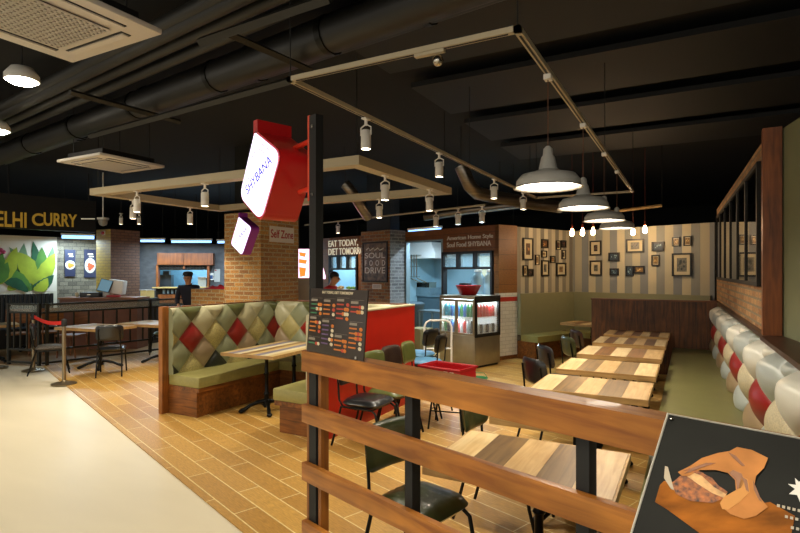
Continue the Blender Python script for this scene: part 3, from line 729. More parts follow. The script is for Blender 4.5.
b.build('plank_face', M_part, t); b = MB(); b.box(-1.58, 10.14, 1.25, .40, 10.27, 1.275); b.build('top_cap', M_bwood, t)
# green corner bench behind the partition
t = thing('corner_bench', (0, 0, 0), 0, 'olive corner bench along the striped walls', 'bench')
M_dado = mat('olive_grey_vinyl', '#8b8a68', .45, var=.04)
def cb2(nm, a, d, L_, o0, o1, z0, z1, m, s0=0):
    nn = Vector((d.y, -d.x)); b = MB(); P = [a+d*s0+nn*o0, a+d*L_+nn*o0, a+d*L_+nn*o1, a+d*s0+nn*o1]
    b.poly([(p.x, p.y, z0) for p in P], (0, 0, z1-z0)); return b.build(nm, m, t)
LL = (PC-PL0).length; LBk = (PB-PC).length
cb2('back_pad', PL0, dL, LL-.09, .005, .09, .48, 1.31, M_dado); cb2('back_pad', PC, dB, LBk-.05, .005, .09, .48, 1.31, M_dado, .005)
cb2('seat_cushion', PL0, dL, LL-.55, .095, .52, .36, .48, M_olive); cb2('seat_cushion', PC, dB, LBk-.1, .095, .52, .36, .48, M_olive, .1)
cb2('seat_base', PL0, dL, LL-.55, .005, .46, 0, .355, M_bwoody); cb2('seat_base', PC, dB, LBk-.1, .005, .46, 0, .355, M_bwood, .1)
t = thing('cafe_table', (-1.70, 11.05, 0), -BA, 'plank-topped table behind the timber partition by the corner bench', 'table')
plank_top(t, 1.0, .6, 5, .05, [M_dk[1]], M_lt, rn_); pedestal('pedestal_base', t, 0, 0, s=.8)

# ---- mirrors in the right wall
t = thing('wall_mirror', (0, 0, 0), 0, 'row of tall black-framed mirror panes on the right-hand brick wall', 'mirror')
M_mir = mat('mirror_glass', '#8f8a80', .04, 1)
yy = [5.75, 6.65, 7.5, 8.4, 9.3, 10.2, 11.0]
b = MB(); sl(b, yy[0]+.03, yy[-1]-.03, .028, .04, 1.66, 2.70); b.build('mirror_pane', M_mir, t)
b = MB()
for y in yy: sl(b, y-.03, y+.03, .015, .048, 1.62, 2.74)
sl(b, yy[0], yy[-1], .015, .048, 2.70, 2.74); sl(b, yy[0], yy[-1], .015, .048, 1.62, 1.66)
b.build('frame', M_blk, t)

# ---- pictures on the striped walls
M_fr = mat('picture_frame_black', '#16120e', .35); M_mt = mat('picture_mount', '#c9bd9a', .7)
arts = [('brown', '#5e4128'), ('dark', '#2a2420'), ('blue', '#31414e'), ('gold', '#8a6a35'), ('grey', '#6d6a5c'), ('tan', '#8d7450')]
AM = {k: mat('print_'+k, c, .35, var=.6, scale=(28, 28, 28)) for k, c in arts}
AM2 = {k: mat('print_accent_'+k, c, .35, var=.3, scale=(40, 40, 40)) for k, c in [('brown', '#c08a50'), ('dark', '#8a5c44'), ('blue', '#8fb0b5'), ('gold', '#e0bd70'), ('grey', '#2c3330'), ('tan', '#3d2e20')]}
def picture(x0, y0, x1, y1, wall, label, a, mount=.22):
    o, d = (PL0, dL) if wall == 'L' else (PC, dB); nn = Vector((d.y, -d.x))
    f = lambda px, py: hit(px, py, (o.x+nn.x*.01, o.y+nn.y*.01, 0), (nn.x, nn.y, 0))
    c = f((x0+x1)/2, (y0+y1)/2); wd = (f(x1, y0).xy-f(x0, y0).xy).length; hg = f((x0+x1)/2, y0).z-f((x0+x1)/2, y1).z
    t = thing('picture_frame', (c.x, c.y, c.z), facing(nn), label, 'picture', 'framed pictures on the striped wall')
    fw = min(.03, wd*.13); X, Z = wd/2, hg/2
    b = MB(); b.box(-X, -.025, -Z, -X+fw, .005, Z).box(X-fw, -.025, -Z, X, .005, Z).box(-X+fw, -.025, Z-fw, X-fw, .005, Z).box(-X+fw, -.025, -Z, X-fw, .005, -Z+fw)
    b.build('frame', M_fr, t)
    b = MB(); b.box(-X+fw, -.006, -Z+fw, X-fw, .004, Z-fw); b.build('mount', M_mt if mount else AM[a], t)
    k = mount; ix, iz = (X-fw)*(1-k*2 if k else .94), (Z-fw)*(1-k*1.6 if k else .94)
    b = MB(); b.m(AM[a]).box(-ix, -.009, -iz, ix, -.006, iz)
    r = random.Random(int(x0*7+y0)); b.m(AM2[a])
    for i in range(6):
        u, v = r.uniform(-.8, .5)*ix, r.uniform(-.8, .4)*iz; b.box(u, -.0105, v, u+ix*r.uniform(.15, .35), -.009, v+iz*r.uniform(.2, .5))
    b.build('print', None, t)
C = lambda v: 510+v/6.667; D = lambda v: 220+v/6.667
for q in [(85, 120, 152, 268, 'tall framed picture of brown figures, largest on the left striped wall', 'brown', .25),
          (208, 128, 252, 188, 'square dark-framed picture at the top middle of the left striped wall', 'brown', 0),
          (305, 137, 336, 200, 'narrow dark picture near the corner, left of an overlapping square one', 'dark', .15),
          (338, 136, 371, 184, 'small square dark picture nearest the corner at the top of the left wall', 'dark', 0),
          (167, 232, 192, 300, 'narrow upright picture in the middle of the left striped wall', 'tan', .2),
          (208, 204, 243, 250, 'small square picture with pale mount right under the top middle picture of the left wall', 'tan', .2),
          (267, 240, 298, 286, 'small square picture standing alone left of the corner, mid height', 'brown', .15),
          (343, 201, 369, 261, 'narrow upright picture nearest the corner above a larger pale one', 'dark', .25),
          (208, 268, 257, 373, 'upright pale-mounted picture at the bottom middle of the left striped wall', 'grey', .25),
          (307, 285, 371, 372, 'pale-mounted picture at the bottom right of the left striped wall', 'tan', .28),
          (85, 302, 114, 374, 'narrow pale picture at the bottom left of the left striped wall', 'tan', .2),
          (116, 326, 153, 374, 'small dark picture at the bottom left next to a narrow pale one', 'dark', 0)]:
    picture(C(q[0]), D(q[1]), C(q[2]), D(q[3]), 'L', q[4], q[5], q[6])
for q in [(590, 240.7, 601.6, 255.6, 'upper of two stacked pale-mounted pictures left on the back wall', 'dark', .3),
          (590, 260.4, 602, 275.6, 'lower of two stacked pale-mounted pictures left on the back wall', 'grey', .3),
          (608.7, 252.6, 619.6, 261.1, 'small teal-toned landscape picture above another small one', 'blue', 0),
          (610, 268.4, 618.8, 275.4, 'smallest dark blue picture low on the back wall', 'blue', 0),
          (626.1, 239, 644.1, 252.6, 'wide pale-mounted picture at the top middle of the back wall', 'grey', .22),
          (626, 265.9, 633.6, 276.1, 'small upright blue picture touching a golden one', 'blue', 0),
          (634.2, 265.9, 644.8, 273.4, 'small landscape picture in golden tones beside an upright blue one', 'gold', 0),
          (651.9, 241.8, 664.1, 251.3, 'landscape picture of grey rooftops right of the wide pale-mounted one', 'blue', 0),
          (651.7, 255, 659.7, 265.7, 'small upright pale picture under the rooftop landscape', 'gold', .12),
          (672.3, 237.2, 680, 246.4, 'left of two small square pictures at the top right of the back wall', 'gold', .1),
          (683.8, 236.2, 691.6, 245.8, 'right of two small square pictures at the top right of the back wall', 'gold', .1),
          (672, 253.2, 691.8, 276.4, 'largest picture on the back wall, square with a wide pale mount and dark trees', 'grey', .2)]:
    picture(*q[:4], 'B', *q[4:])

# ================================================================== LIGHT TRACK, PENDANTS, SPOTS
M_trk = mat('track_white', '#b5a88c', .5)
t = thing('track_rail', (0, 0, 0), 0, 'rectangular white ceiling track carrying the pendants and spotlights', 'light track')
X0, X1, Y0, Y1 = -2.28, -.78, 2.70, 9.0
for (a, c) in (((X0, Y0), (X1, Y0)), ((X1, Y0), (X1, Y1)), ((X0, Y1), (X1, Y1)), ((X0, Y0), (X0, Y1))):
    b = MB(); b.box(a[0]-.018, a[1]-.018, 2.985, c[0]+.018, c[1]+.018, 3.015); b.build('rail', M_trk, t)
    b = MB(); hx = .006; b.box(a[0]-hx if a[0] == c[0] else a[0]+.05, a[1]-hx if a[1] == c[1] else a[1]+.05, 2.982, c[0]+hx if a[0] == c[0] else c[0]-.05, c[1]+hx if a[1] == c[1] else c[1]-.05, 2.985); b.build('groove', M_blk, t)
for (x, y) in ((X0, Y0), (X1, Y0), (X0, 5.9), (X1, 5.9), (X0, Y1), (X1, Y1)):
    b = MB(); b.tube([(x, y, 3.012), (x, y, 4.1)], .004, 6); b.build('hanger_rod', M_blk, t)
M_sh = mat('pendant_white', '#b9b6ae', .35); M_glow = mat('pendant_glow', '#fff2d8', .5, emit=14, ecol='#fff0d8')
def pendant(y, lab):
    t = thing('pendant_lamp', (X1, y, 0), 0, lab, 'pendant lamp', 'white barn pendants over the plank tables')
    b = MB(); b.box(-.022, -.03, 2.95, .022, .03, 2.981); b.build('track_adapter', M_white, t)
    z = 2.275
    b = MB(); b.tube([(0, 0, 2.95), (0, 0, z+.255)], .0035, 6); b.build('cord', mat('copper_cord', '#5d3c28', .5), t)
    b = MB(); b.lathe([(.012, z+.262), (.028, z+.245), (.032, z+.205), (.042, z+.19), (.058, z+.115), (.10, z+.097), (.165, z+.082), (.195, z+.045), (.196, z+.012), (.212, z), (.206, z), (.190, z+.012), (.188, z+.04), (.16, z+.075), (.05, z+.10), (.01, z+.11)], (0, 0, 0), 36, cap=False); b.build('lamp_shade', M_sh, t)
    b = MB(); b.lathe([(.001, z+.008), (.04, z+.012), (.16, z+.032), (.183, z+.038), (.17, z+.05), (.001, z+.06)], (0, 0, 0), 24, cap=False); b.build('diffuser', M_glow, t)
    lamp('SPOT', (0, 0, z-.01), 36, NEUT, t, spot_size=R(150), spot_blend=.8, shadow_soft_size=.12)
for y, l in ((3.37, 'largest and nearest white barn pendant lamp over the plank tables'), (4.62, 'second white barn pendant lamp from the front'), (5.85, 'third white barn pendant lamp from the front'), (6.95, 'farthest white barn pendant lamp, partly behind the third')):
    pendant(y, l)
M_lens = mat('spot_lens', '#fff1cf', .4, emit=22, ecol='#fff0cc')
def spot(loc, label, size=1.0, e=26, grp='white cylinder spotlights', col=NEUT, aim=0, lens=None, rod=False):
    t = thing('spotlight', loc, aim, label, 'spotlight', grp); s = size
    b = MB(); b.lathe([(.012*s, -.055*s), (.012*s, 0)], (0, 0, 0), 10); b.box(-.02*s, -.035*s, -.012, .02*s, .035*s, 0); b.build('mount', M_white, t)
    b = MB(); b.tube([(-.045*s, 0, -.13*s), (-.045*s, 0, -.07*s), (0, 0, -.045*s), (.045*s, 0, -.07*s), (.045*s, 0, -.13*s)], .006*s, 6); b.build('yoke', M_white, t)
    b = MB(); b.lathe([(.03*s, -.09*s), (.038*s, -.10*s), (.040*s, -.235*s), (.034*s, -.235*s), (.034*s, -.225*s), (.001, -.223*s)], (0, 0, 0), 16, cap=True); b.build('lamp_body', M_white, t)
    bo = [c for c in COL.objects if c.parent == t][-1]
    b = MB(); b.lathe([(.033*s, -.230*s), (.033*s, -.226*s)], (0, 0, 0), 16); b.build('lens', lens or M_lens, bo)
    if rod: b = MB(); b.tube([(0, 0, 0), (0, 0, 4.1-loc[2])], .005, 6); b.build('hanger_rod', M_blk, t)
    lamp('SPOT', (0, 0, -.245*s), e, col, t, spot_size=R(118), spot_blend=.6, shadow_soft_size=.04)
    return t
for y, l, s in ((3.62, 'nearest white spotlight on the long track', 1.05), (5.04, 'second white spotlight on the long track', 1.05), (6.80, 'third white spotlight on the long track', 1.1), (8.2, 'fourth white spotlight on the long track beside the front pendant', 1.1)):
    spot((X0, y, 2.981), l, s, 28)
b = MB(); b.ball((-.0, 0, -.06), .032, seg=12); tq = thing('ball_fixture', (-1.23, Y0, 2.984), 0, 'small round chrome fixture on the front track bar', 'light fixture'); b.build('chrome_ball', M_chrome, tq)
b = MB(); b.box(-.14, -.015, -.02, .04, .015, -.001); b.build('mount', M_trk, tq)
# boxed timber frame
M_beam = mat('cream_beam', '#b3a586', .5)
t = thing('ceiling_frame', (0, 0, 0), 0, 'cream rectangular hanging frame above the booth', 'light frame')
fx0, fx1, fy0, fy1 = -7.83, -3.08, 4.75, 7.25
for q in ((fx0, fy0, fx1, fy0+.16), (fx1-.16, fy0+.16, fx1, fy1), (fx0, fy1-.16, fx1-.16, fy1), (fx0, fy0+.16, fx0+.16, fy1-.16)):
    b = MB(); b.box(q[0], q[1], 2.89, q[2], q[3], 2.99); b.build('beam', M_beam, t)
for (x, y) in ((fx0+.08, fy0+.08), (fx1-.08, fy0+.08), (fx0+.08, fy1-.08), (fx1-.08, fy1-.08)):
    b = MB(); b.tube([(x, y, 2.99), (x, y, 4.1)], .006, 6); b.build('hanger_rod', M_blk, t)
sf = [((-6.85, 4.83), 'white spotlight second from the left under the cream frame'), ((-7.76, 5.40), 'leftmost white spotlight under the cream frame'),
      ((-5.49, 4.83), 'white spotlight on the front beam just left of the big red sign'), ((-7.76, 6.50), 'lone white spotlight on the far left beam of the cream frame'),
      ((-4.27, 7.17), 'white spotlight on the far beam of the cream frame, in front of the dark column'), ((-3.16, 5.44), 'nearer white spotlight on the right beam of the cream frame'),
      ((-3.16, 6.66), 'farther white spotlight on the right beam of the cream frame')]
for (p, l) in sf: spot((p[0], p[1], 2.89), l, 1.25, 55)
for i, (px, l) in enumerate(((436, 'leftmost cool-white spotlight above the kitchen header'), (458, 'middle cool-white spotlight above the kitchen header'), (482, 'rightmost cool-white spotlight above the kitchen header'))):
    q = hit(px, 212, (K(0, -.7).x, K(0, -.7).y, 0), (NX.x, NX.y, 0)); spot((q.x, q.y, 2.98), l, 1.3, 40, 'cool spotlights over the kitchen header', COOL, lens=mat('cool_lens', '#dff4ff', .4, emit=18, ecol='#bfe8ff'))
q = hit(338, 217, (K(0, -.6).x, K(0, -.6).y, 0), (NX.x, NX.y, 0)); spot((q.x, q.y, 3.02), 'white spotlight above the left kitchen slogan', 1.25, 45)
t = thing('track_rail', (0, 0, 0), 0, 'thin ceiling track running above the kitchen header', 'light track')
a, c = K(-.2, -.7), K(6, -.62); b = MB(); b.tube([(a.x, a.y, 3.0), (c.x, c.y, 3.03)], .02, 6); b.build('rail', M_trk, t)
for s in (.5, 3, 5.5):
    p = K(s, -.66); b = MB(); b.tube([(p.x, p.y, 3.0), (p.x, p.y, 4.1)], .005, 6); b.build('hanger_rod', M_blk, t)
# filament bulbs by the striped wall
t = thing('track_rail', (0, 0, 0), 0, 'short bare timber batten carrying the filament bulbs near the striped wall', 'light track')
a, c = UD(606, 212.5, 10.6), UD(662, 205.5, 9.9); b = MB(); b.tube([a, c], .03, 6); b.build('rail', mat('batten', '#a08352', .6), t)
for p in (a, c): b = MB(); b.tube([p+Vector((0, 0, .02)), Vector((p.x, p.y, 4.1))], .005, 6); b.build('hanger_rod', M_blk, t)
M_fil = mat('filament_glow', '#ffd9a0', .3, emit=30, ecol='#ffc98a')
for px, py, D_, l in ((572, 232, 10.4, 'leftmost glowing filament bulb in front of the striped corner'), (582.5, 231.5, 10.4, 'second glowing filament bulb from the left'), (593, 231, 10.4, 'filament bulb just right of the corner, under the second pendant'), (633, 231, 10.3, 'filament bulb right of the farthest pendant'), (645, 229, 10.1, 'rightmost glowing filament bulb')):
    p = UD(px, py, D_)
    t = thing('filament_bulb', p, 0, l, 'light bulb', 'bare filament bulbs by the striped wall')
    b = MB(); b.lathe([(.012, .07), (.03, .03), (.042, -.03), (.035, -.065), (.012, -.082)], (0, 0, 0), 14); b.build('bulb', M_fil, t)
    b = MB(); b.lathe([(.018, .07), (.018, .13), (.006, .15)], (0, 0, 0), 12); b.build('socket', mat('copper_red', '#a5472a', .4, .3), t)
    b = MB(); b.tube([(0, 0, .14), (0, 0, 4.1-p.z)], .005, 6); b.build('cord', mat('red_cord', '#5e2218', .6), t)
    lamp('POINT', (0, 0, -.10), 3.2, WARM, t, shadow_soft_size=.04)

# ================================================================== CEILING: cassettes, pipes, downlights
def cassette(x0, y0, S, z, lab):
    t = thing('air_conditioner', (x0+S/2, y0+S/2, z), 0, lab, 'air conditioner', 'ceiling cassette air conditioners'); h = S/2
    m = mat('ac_white', '#cfc8be', .5)
    b = MB(); b.box(-h, -h, 0, h, h, .035, .008); b.build('front_panel', m, t); b = MB(); b.box(-h*.8, -h*.8, .036, h*.8, h*.8, .12); b.build('body', M_blk, t)
    b = MB(); b.box(-h*.56, -h*.56, -.012, h*.56, h*.56, .0, .004); b.build('intake_grille', mat('ac_grille_back', '#5c5648', .6), t)
    n = 15
    b = MB(); 
    for i in range(n+1):
        v = -h*.56+i*h*1.12/n; b.box(v-.007, -h*.56, -.018, v+.007, h*.56, -.011); b.box(-h*.56, v-.007, -.018, h*.56, v+.007, -.011)
    b.build('grille_bars', m, t)
    for k in range(4):
        a = k*PI/2; Mz = Matrix.Rotation(a, 4, 'Z')
        b = MB(); b.m(M_blk).box(-h*.62, h*.68, -.004, h*.62, h*.82, .0, M=Mz); b.m(m).box(-h*.6, h*.71, -.012, h*.6, h*.80, -.004, M=Mz); b.build('air_flap', None, t)
    b = MB()
    for sx in (-1, 1):
        for sy in (-1, 1): b.tube([(sx*h*.7, sy*h*.7, .12), (sx*h*.7, sy*h*.7, 4.1-z)], .006, 6)
    b.build('hanger_rod', M_blk, t)
cassette(-3.84, 1.26, .95, 3.23, 'white square ceiling cassette air conditioner at the top left, nearest')
cassette(-7.50, 4.10, .95, 3.23, 'smaller-looking ceiling cassette air conditioner farther off above the cream frame')
M_pipe = mat('black_pipe', '#1b1a16', .55); M_duct = mat('dark_duct', '#171614', .5)
pd = Vector((math.cos(R(8)), -math.sin(R(8)), 0))
def pipe(px, py, z, r, L0, L1, nm, lab, m=M_pipe, bands=0):
    c = U(px, py, z); t = thing(nm, (c.x, c.y, z), math.atan2(pd.y, pd.x), lab, 'pipe', 'black ceiling pipes')
    b = MB(); b.tube([(-L0, 0, 0), (L1, 0, 0)], r, 14); b.build('tube', m, t)
    for i in range(bands):
            b = MB(); x = -L0+(i+.5)*(L0+L1)/bands; b.tube([(x-.03, 0, 0), (x+.03, 0, 0)], r+.012, 14); b.build('joint_band', mat('black_steel', '#15140f', .4), t)
for (px, py, z, r, lab) in ((150, 42, 3.75, .06, 'thin black ceiling pipe just right of the nearest air conditioner'), (150, 56, 3.75, .05, 'second thin black ceiling pipe from the air conditioner'), (150, 70, 3.75, .05, 'third thin black ceiling pipe from the air conditioner'), (40, 88, 3.8, .06, 'black ceiling pipe beside the round downlight')):
    pipe(px, py, z, r, 7, 5, 'ceiling_pipe', lab)
pipe(185, 88, 3.70, .15, 8, 6, 'ceiling_duct', 'wide round black duct crossing the upper left ceiling', M_duct, 9)
pipe(330, 36, 3.8, .17, 8, 6, 'ceiling_duct', 'wide round black duct above the light track corner', M_duct, 7)
for (a, c, w_, lab) in (((110, 150), (300, 55), .05, 'black steel channel crossing the ceiling pipes'),):
    pass
t = thing('ceiling_channel', (0, 0, 0), 0, 'thin black steel channel hung across the ceiling pipes', 'ceiling channel')
for (x0, y0, x1, y1) in ((70, 92, 180, 122), (225, 32, 310, 70)):
    a = U(x0, y0, 3.5); c = U(x1, y1, 3.5); b = MB(); b.tube([a, c], .03, 4); b.build('channel', M_pipe, t)
for (x0, y0, x1, y1) in ((200, 42, 330, -2), (90, 136, 300, 78)):
    a = U(x0, y0, 3.4); c = U(x1, y1, 3.4); b = MB(); b.tube([a, c], .035, 4); b.build('channel', M_pipe, t)
# panels of the dark ceiling above the dining area
t = thing('ceiling_panel', (0, 0, 0), 0, 'dark boxed ceiling panels above the plank tables', 'ceiling panel')
for i in range(5):
    b = MB(); y = 2.2+i*1.7; b.box(-2.9, y, 3.93, 2.0, y+1.2, 3.99); b.build('panel', mat('charcoal_panel', '#14161a', .7), t)
# shiny spiral ducts
def rods(t, *ps):
    for p in ps: b = MB(); b.tube([(p.x, p.y, p.z), (p.x, p.y, 4.1)], .006, 6); b.build('hanger_rod', M_blk, t)
M_spi = mat('spiral_duct', '#8a8278', .28, .9, var=.4, scale=(1, 1, 40))
t = thing('spiral_duct', (0, 0, 0), 0, 'shiny bent metal duct hanging above the kitchen front', 'duct')
b = MB(); b.tube([UD(461, 166, 8.6), UD(470, 186, 8.6), UD(477, 193, 8.7), UD(490, 196, 9.0), UD(530, 203, 9.2), UD(560, 207, 9.6)], .11, 14); b.build('duct_tube', M_spi, t); rods(t, UD(461, 166, 8.6), UD(530, 203, 9.2))
t = thing('spiral_duct', (0, 0, 0), 0, 'long bright straight metal duct above the kitchen header', 'duct')
b = MB(); b.tube([UD(425, 217, 12.2), UD(470, 210, 11.6), UD(530, 203, 11)], .09, 14); b.build('duct_tube', M_spi, t); rods(t, UD(425, 217, 12.2), UD(500, 206, 11.3))
t = thing('spiral_duct', (0, 0, 0), 0, 'shiny metal duct bending down behind the cream frame left of the dark column', 'duct')
b = MB(); b.tube([UD(345, 184, 10), UD(352, 192, 10), UD(362, 208, 10.2), UD(368, 217, 10.4)], .10, 14); b.build('duct_tube', M_spi, t); rods(t, UD(345, 184, 10))
# round downlights over the walkway
M_dl = mat('downlight_glow', '#fff4dc', .4, emit=40, ecol='#fff2d8')
def down(x, y, z, lab, e=100, grp='round downlights over the walkway', ss=150):
    t = thing('downlight', (x, y, z), 0, lab, 'downlight', grp)
    b = MB(); b.lathe([(.13, 0), (.14, .0), (.14, .05), (.09, .12), (.03, .14)], (0, 0, 0), 20); b.build('housing', M_white, t)
    b = MB(); b.lathe([(.001, -.03), (.09, -.025), (.125, -.001)], (0, 0, 0), 20); b.build('lens', M_dl, t)
    b = MB(); b.tube([(0, 0, .13), (0, 0, 4.1-z)], .006, 6); b.build('hanger_rod', M_blk, t)
    lamp('SPOT', (0, 0, -.04), e, NEUT, t, spot_size=R(ss), spot_blend=.7, shadow_soft_size=.10)
q = U(22, 81, 3.5); down(q.x, q.y, 3.5, 'bright round downlight just below the nearest air conditioner')
q = U(-3, 131, 3.5); down(q.x, q.y, 3.5, 'round downlight cut by the left edge of the picture')
for (x, y) in ((-8.8, 2.2), (-3.4, -.6), (-1.0, .3), (-6.2, .3), (.2, -.8)):
    down(x, y, 3.5, 'round downlight over the walkway outside the picture', 95)

# ================================================================== KITCHEN FRONT
def Kp(px, py, t=0): return hit(px, py, (K(0, t).x, K(0, t).y, 0), (NX.x, NX.y, 0))
def fit_text(name, body, px0, px1, py, hpx, m, parent, plane_o, nrm, off=.012, bold=0, sp=1, rl_=0):
    """words whose width spans px0..px1 on a wall plane"""
    o = Vector(plane_o) + Vector((nrm[0], nrm[1], 0))*off
    a, c, mid = hit(px0, py, o, (nrm[0], nrm[1], 0)), hit(px1, py, o, (nrm[0], nrm[1], 0)), hit((px0+px1)/2, py, o, (nrm[0], nrm[1], 0))
    hh = hit((px0+px1)/2, py-hpx/2, o, (nrm[0], nrm[1], 0)).z - hit((px0+px1)/2, py+hpx/2, o, (nrm[0], nrm[1], 0)).z
    ctr = (a+c)/2; ctr.z = mid.z
    t = text(name, body, 1, m, parent, (0, 0, 0), (R(90), rl_, facing(nrm)), .006, bold=bold, spacing=sp)
    xs = [v.co.x for v in t.data.vertices]; ys = [v.co.y for v in t.data.vertices]
    cx, cy = (max(xs)+min(xs))/2, (max(ys)+min(ys))/2
    for v in t.data.vertices: v.co.x -= cx; v.co.y -= cy
    t.scale = ((c-a).length/(max(xs)-min(xs)), hh/(max(ys)-min(ys)), 1)
    t.location = ctr - (Vector(parent.location) if parent else Vector()); return t
KO = (K0.x, K0.y, 0); KN = (-NX.x, -NX.y)
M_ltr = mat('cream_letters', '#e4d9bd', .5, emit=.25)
t = thing('slogan_lettering', (0, 0, 0), 0, 'two lines of cream words about today and tomorrow on the left timber header', 'lettering')
fit_text('letters', 'EAT TODAY,', 328.5, 358, 243.5, 7.5, M_ltr, t, KO, KN, .01, .012)
fit_text('letters', 'DIET TOMORROW', 328.5, 370, 251, 7, M_ltr, t, KO, KN, .01, .012)
t = thing('slogan_lettering', (0, 0, 0), 0, 'thin grey words in two lines on the timber header above the service window', 'lettering')
M_lt2 = mat('grey_letters', '#d6cfc2', .5)
fit_text('letters', 'American Home Style', 447, 493, 237.6, 5.2, M_lt2, t, KO, KN, .01, .004)
fit_text('letters', 'Soul Food SHYBANA', 447, 491, 244, 5, M_lt2, t, KO, KN, .01, .004)
# windows
M_pane = mat('cool_pane', '#b9d6de', .1, alpha=.35)
def kwindow(nm, s0, s1, z0, zb, z1, n):
    wroot = bpy.data.objects.new(nm, None); COL.objects.link(wroot); p = K(s1, -.02); wroot.location = (p.x, p.y, 0); wroot.rotation_euler.z = -BA; struct(wroot)
    wd = s1-s0; f = .05
    b = MB(); b.box(0, -.03, z0, f, .10, z1).box(wd-f, -.03, z0, wd, .10, z1).box(0, -.03, z1-f, wd, .10, z1).box(0, -.03, z0, wd, .10, z0+f).box(0, -.03, zb-f/2, wd, .10, zb+f/2)
    for i in range(1, n): b.box(i*wd/n-f*.8, -.03, zb, i*wd/n+f*.8, .10, z1)
    fr = b.build('window_frame', M_blk, wroot)
    for i in range(n):
        b = MB(); b.box(i*wd/n+f*.8, .03, zb+f/2, (i+1)*wd/n-f*.8, .036, z1-f); b.build('pane', M_pane, fr)
kwindow('window_1', .13, 1.49, 1.20, 1.83, 2.18, 3)
kwindow('window_2', 4.46, 5.71, 1.22, 1.83, 2.21, 3)
dr = bpy.data.objects.new('door_1', None); COL.objects.link(dr); p = K(2.68, -.01); dr.location = (p.x, p.y, 0); dr.rotation_euler.z = -BA; struct(dr)
b = MB(); b.box(0, 0, 0, .04, .12, 2.47).box(1.14, 0, 0, 1.19, .12, 2.47).box(0, 0, 2.44, 1.19, .12, 2.47); b.build('door_frame', mat('steel_frame', '#8ea0a6', .4, .5), dr)
# kitchen fittings
def sp(px, t): q = Kp(px, 272, t); return -(Vector((q.x, q.y))-K0).dot(EX)
def kt(nm, s, t_, z, lab, cat, group=None): p = K(s, t_); return thing(nm, (p.x, p.y, z), -BA, lab, cat, group)
M_ss = mat('kitchen_steel', '#8fa3ab', .35, .7, var=.12)
t = kt('extractor_hood', sp(424, 1.9), 2.05, 2.12, 'pale steel extractor hood seen through the kitchen doorway', 'hood')
b = MB(); b.poly([(-.7, -.5, 0), (.75, -.5, 0), (.75, -.5, .12), (.6, -.5, .42), (-.55, -.5, .42), (-.7, -.5, .12)], (0, 1.0, 0)); b.build('hood_canopy', mat('hood_steel', '#e4e8e4', .4, .1), t)
t = kt('kitchen_counter', sp(430, 2.0), 2.2, 0, 'steel kitchen counter seen through the doorway', 'counter')
b = MB(); b.box(-.4, -.36, 1.08, .6, .36, 1.12); b.build('worktop', M_ss, t); b = MB(); b.box(-.38, -.32, .02, .58, .35, 1.08); b.build('cupboard', mat('blue_grey_steel', '#5f747e', .4, .5), t)
t = kt('fryer', sp(422, 1.9), 2.05, 1.122, 'steel fryer with wire baskets on the kitchen counter', 'fryer')
b = MB(); b.box(-.2, -.2, 0, .35, .25, .2); b.build('tank', M_ss, t)
for i in range(2):
    b = MB(); x = -.06+i*.26
    for k in range(5): b.box(x-.12+k*.055, -.18, .2, x-.115+k*.055, .1, .34)
    b.box(x-.12, -.18, .335, x+.12, -.17, .345).box(x-.12, .09, .335, x+.12, .1, .345); b.tube([(x, -.18, .34), (x-.12, -.42, .46)], .012, 6); b.build('fry_basket', M_chrome, t)
t = kt('wall_rack', sp(412, 1.5), 1.5, 1.6, 'white wire rack with upright bars left in the kitchen doorway', 'rack')
b = MB()
for k in range(4): b.tube([(-.12+k*.1, 0, 0), (-.12+k*.1, 0, .62)], .014, 6)
b.tube([(-.25, 0, .02), (.3, 0, .02)], .012, 6); b.tube([(-.25, 0, .3), (.3, 0, .3)], .012, 6); b.tube([(-.25, 0, .6), (.3, 0, .6), (.3, .9, .6)], .012, 6); b.build('rack_frame', M_chrome, t)
t = kt('waste_bin', sp(414, .8), .80, 0, 'grey bin standing in the kitchen doorway', 'bin')
b = MB(); b.lathe([(.20, 0), (.25, .9), (.27, .92), (.27, .96), (.2, 1.0), (.02, 1.01)], (0, 0, 0), 20); b.build('bin_body', mat('bin_grey', '#46565e', .5), t)
t = kt('prep_table', sp(434, .65)-.05, .65, 0, 'low steel table with a beige box in the kitchen doorway', 'table')
b = MB(); b.box(-.35, -.25, .80, .4, .25, .84); b.build('tabletop', M_ss, t)
for x in (-.32, .37):
    for y in (-.22, .22): b = MB(); b.tube([(x, y, 0), (x, y, .8)], .02, 8); b.build('leg', M_ss, t)
t = kt('cardboard_box', sp(428, .1), -.05, .0, 'beige carton on the floor in the kitchen doorway', 'box')
b = MB(); b.box(-.2, -.3, 0, .2, .1, .5, .01); b.build('carton', mat('beige_card', '#8c7a4c', .7), t)
b = MB(); b.box(-.2, -.02, .5, .2, .02, .503); b.build('tape', mat('tape', '#c2b183', .3), t)
t = kt('pass_shelf', .8, .35, 1.13, 'steel shelf right behind the service window', 'shelf')
b = MB(); b.box(-.7, -.2, 0, .68, .3, .04); b.build('shelf_board', M_ss, t)
t2 = [('glass_jar', .78, 'tall clear glass jar, left of the two behind the service window'), ('glass_jar', .46, 'tall clear glass jar, right of the two behind the service window')]
for nm, s_, l in t2:
    t = kt(nm, s_, .33, 1.172, l, 'jar', 'big glass jars behind the service window')
    b = MB(); b.lathe([(.12, 0), (.15, .03), (.15, .44), (.10, .52), (.08, .54), (.08, .58)], (0, 0, 0), 18); b.build('jar_body', mat('jar_glass', '#9fc2d2', .08, alpha=.55), t)
    b = MB(); b.lathe([(.085, .581), (.085, .62), (.03, .63)], (0, 0, 0), 18); b.build('lid', M_white, t)
t = kt('coffee_machine', 1.12, .35, 1.172, 'dark appliance at the left of the service window', 'appliance')
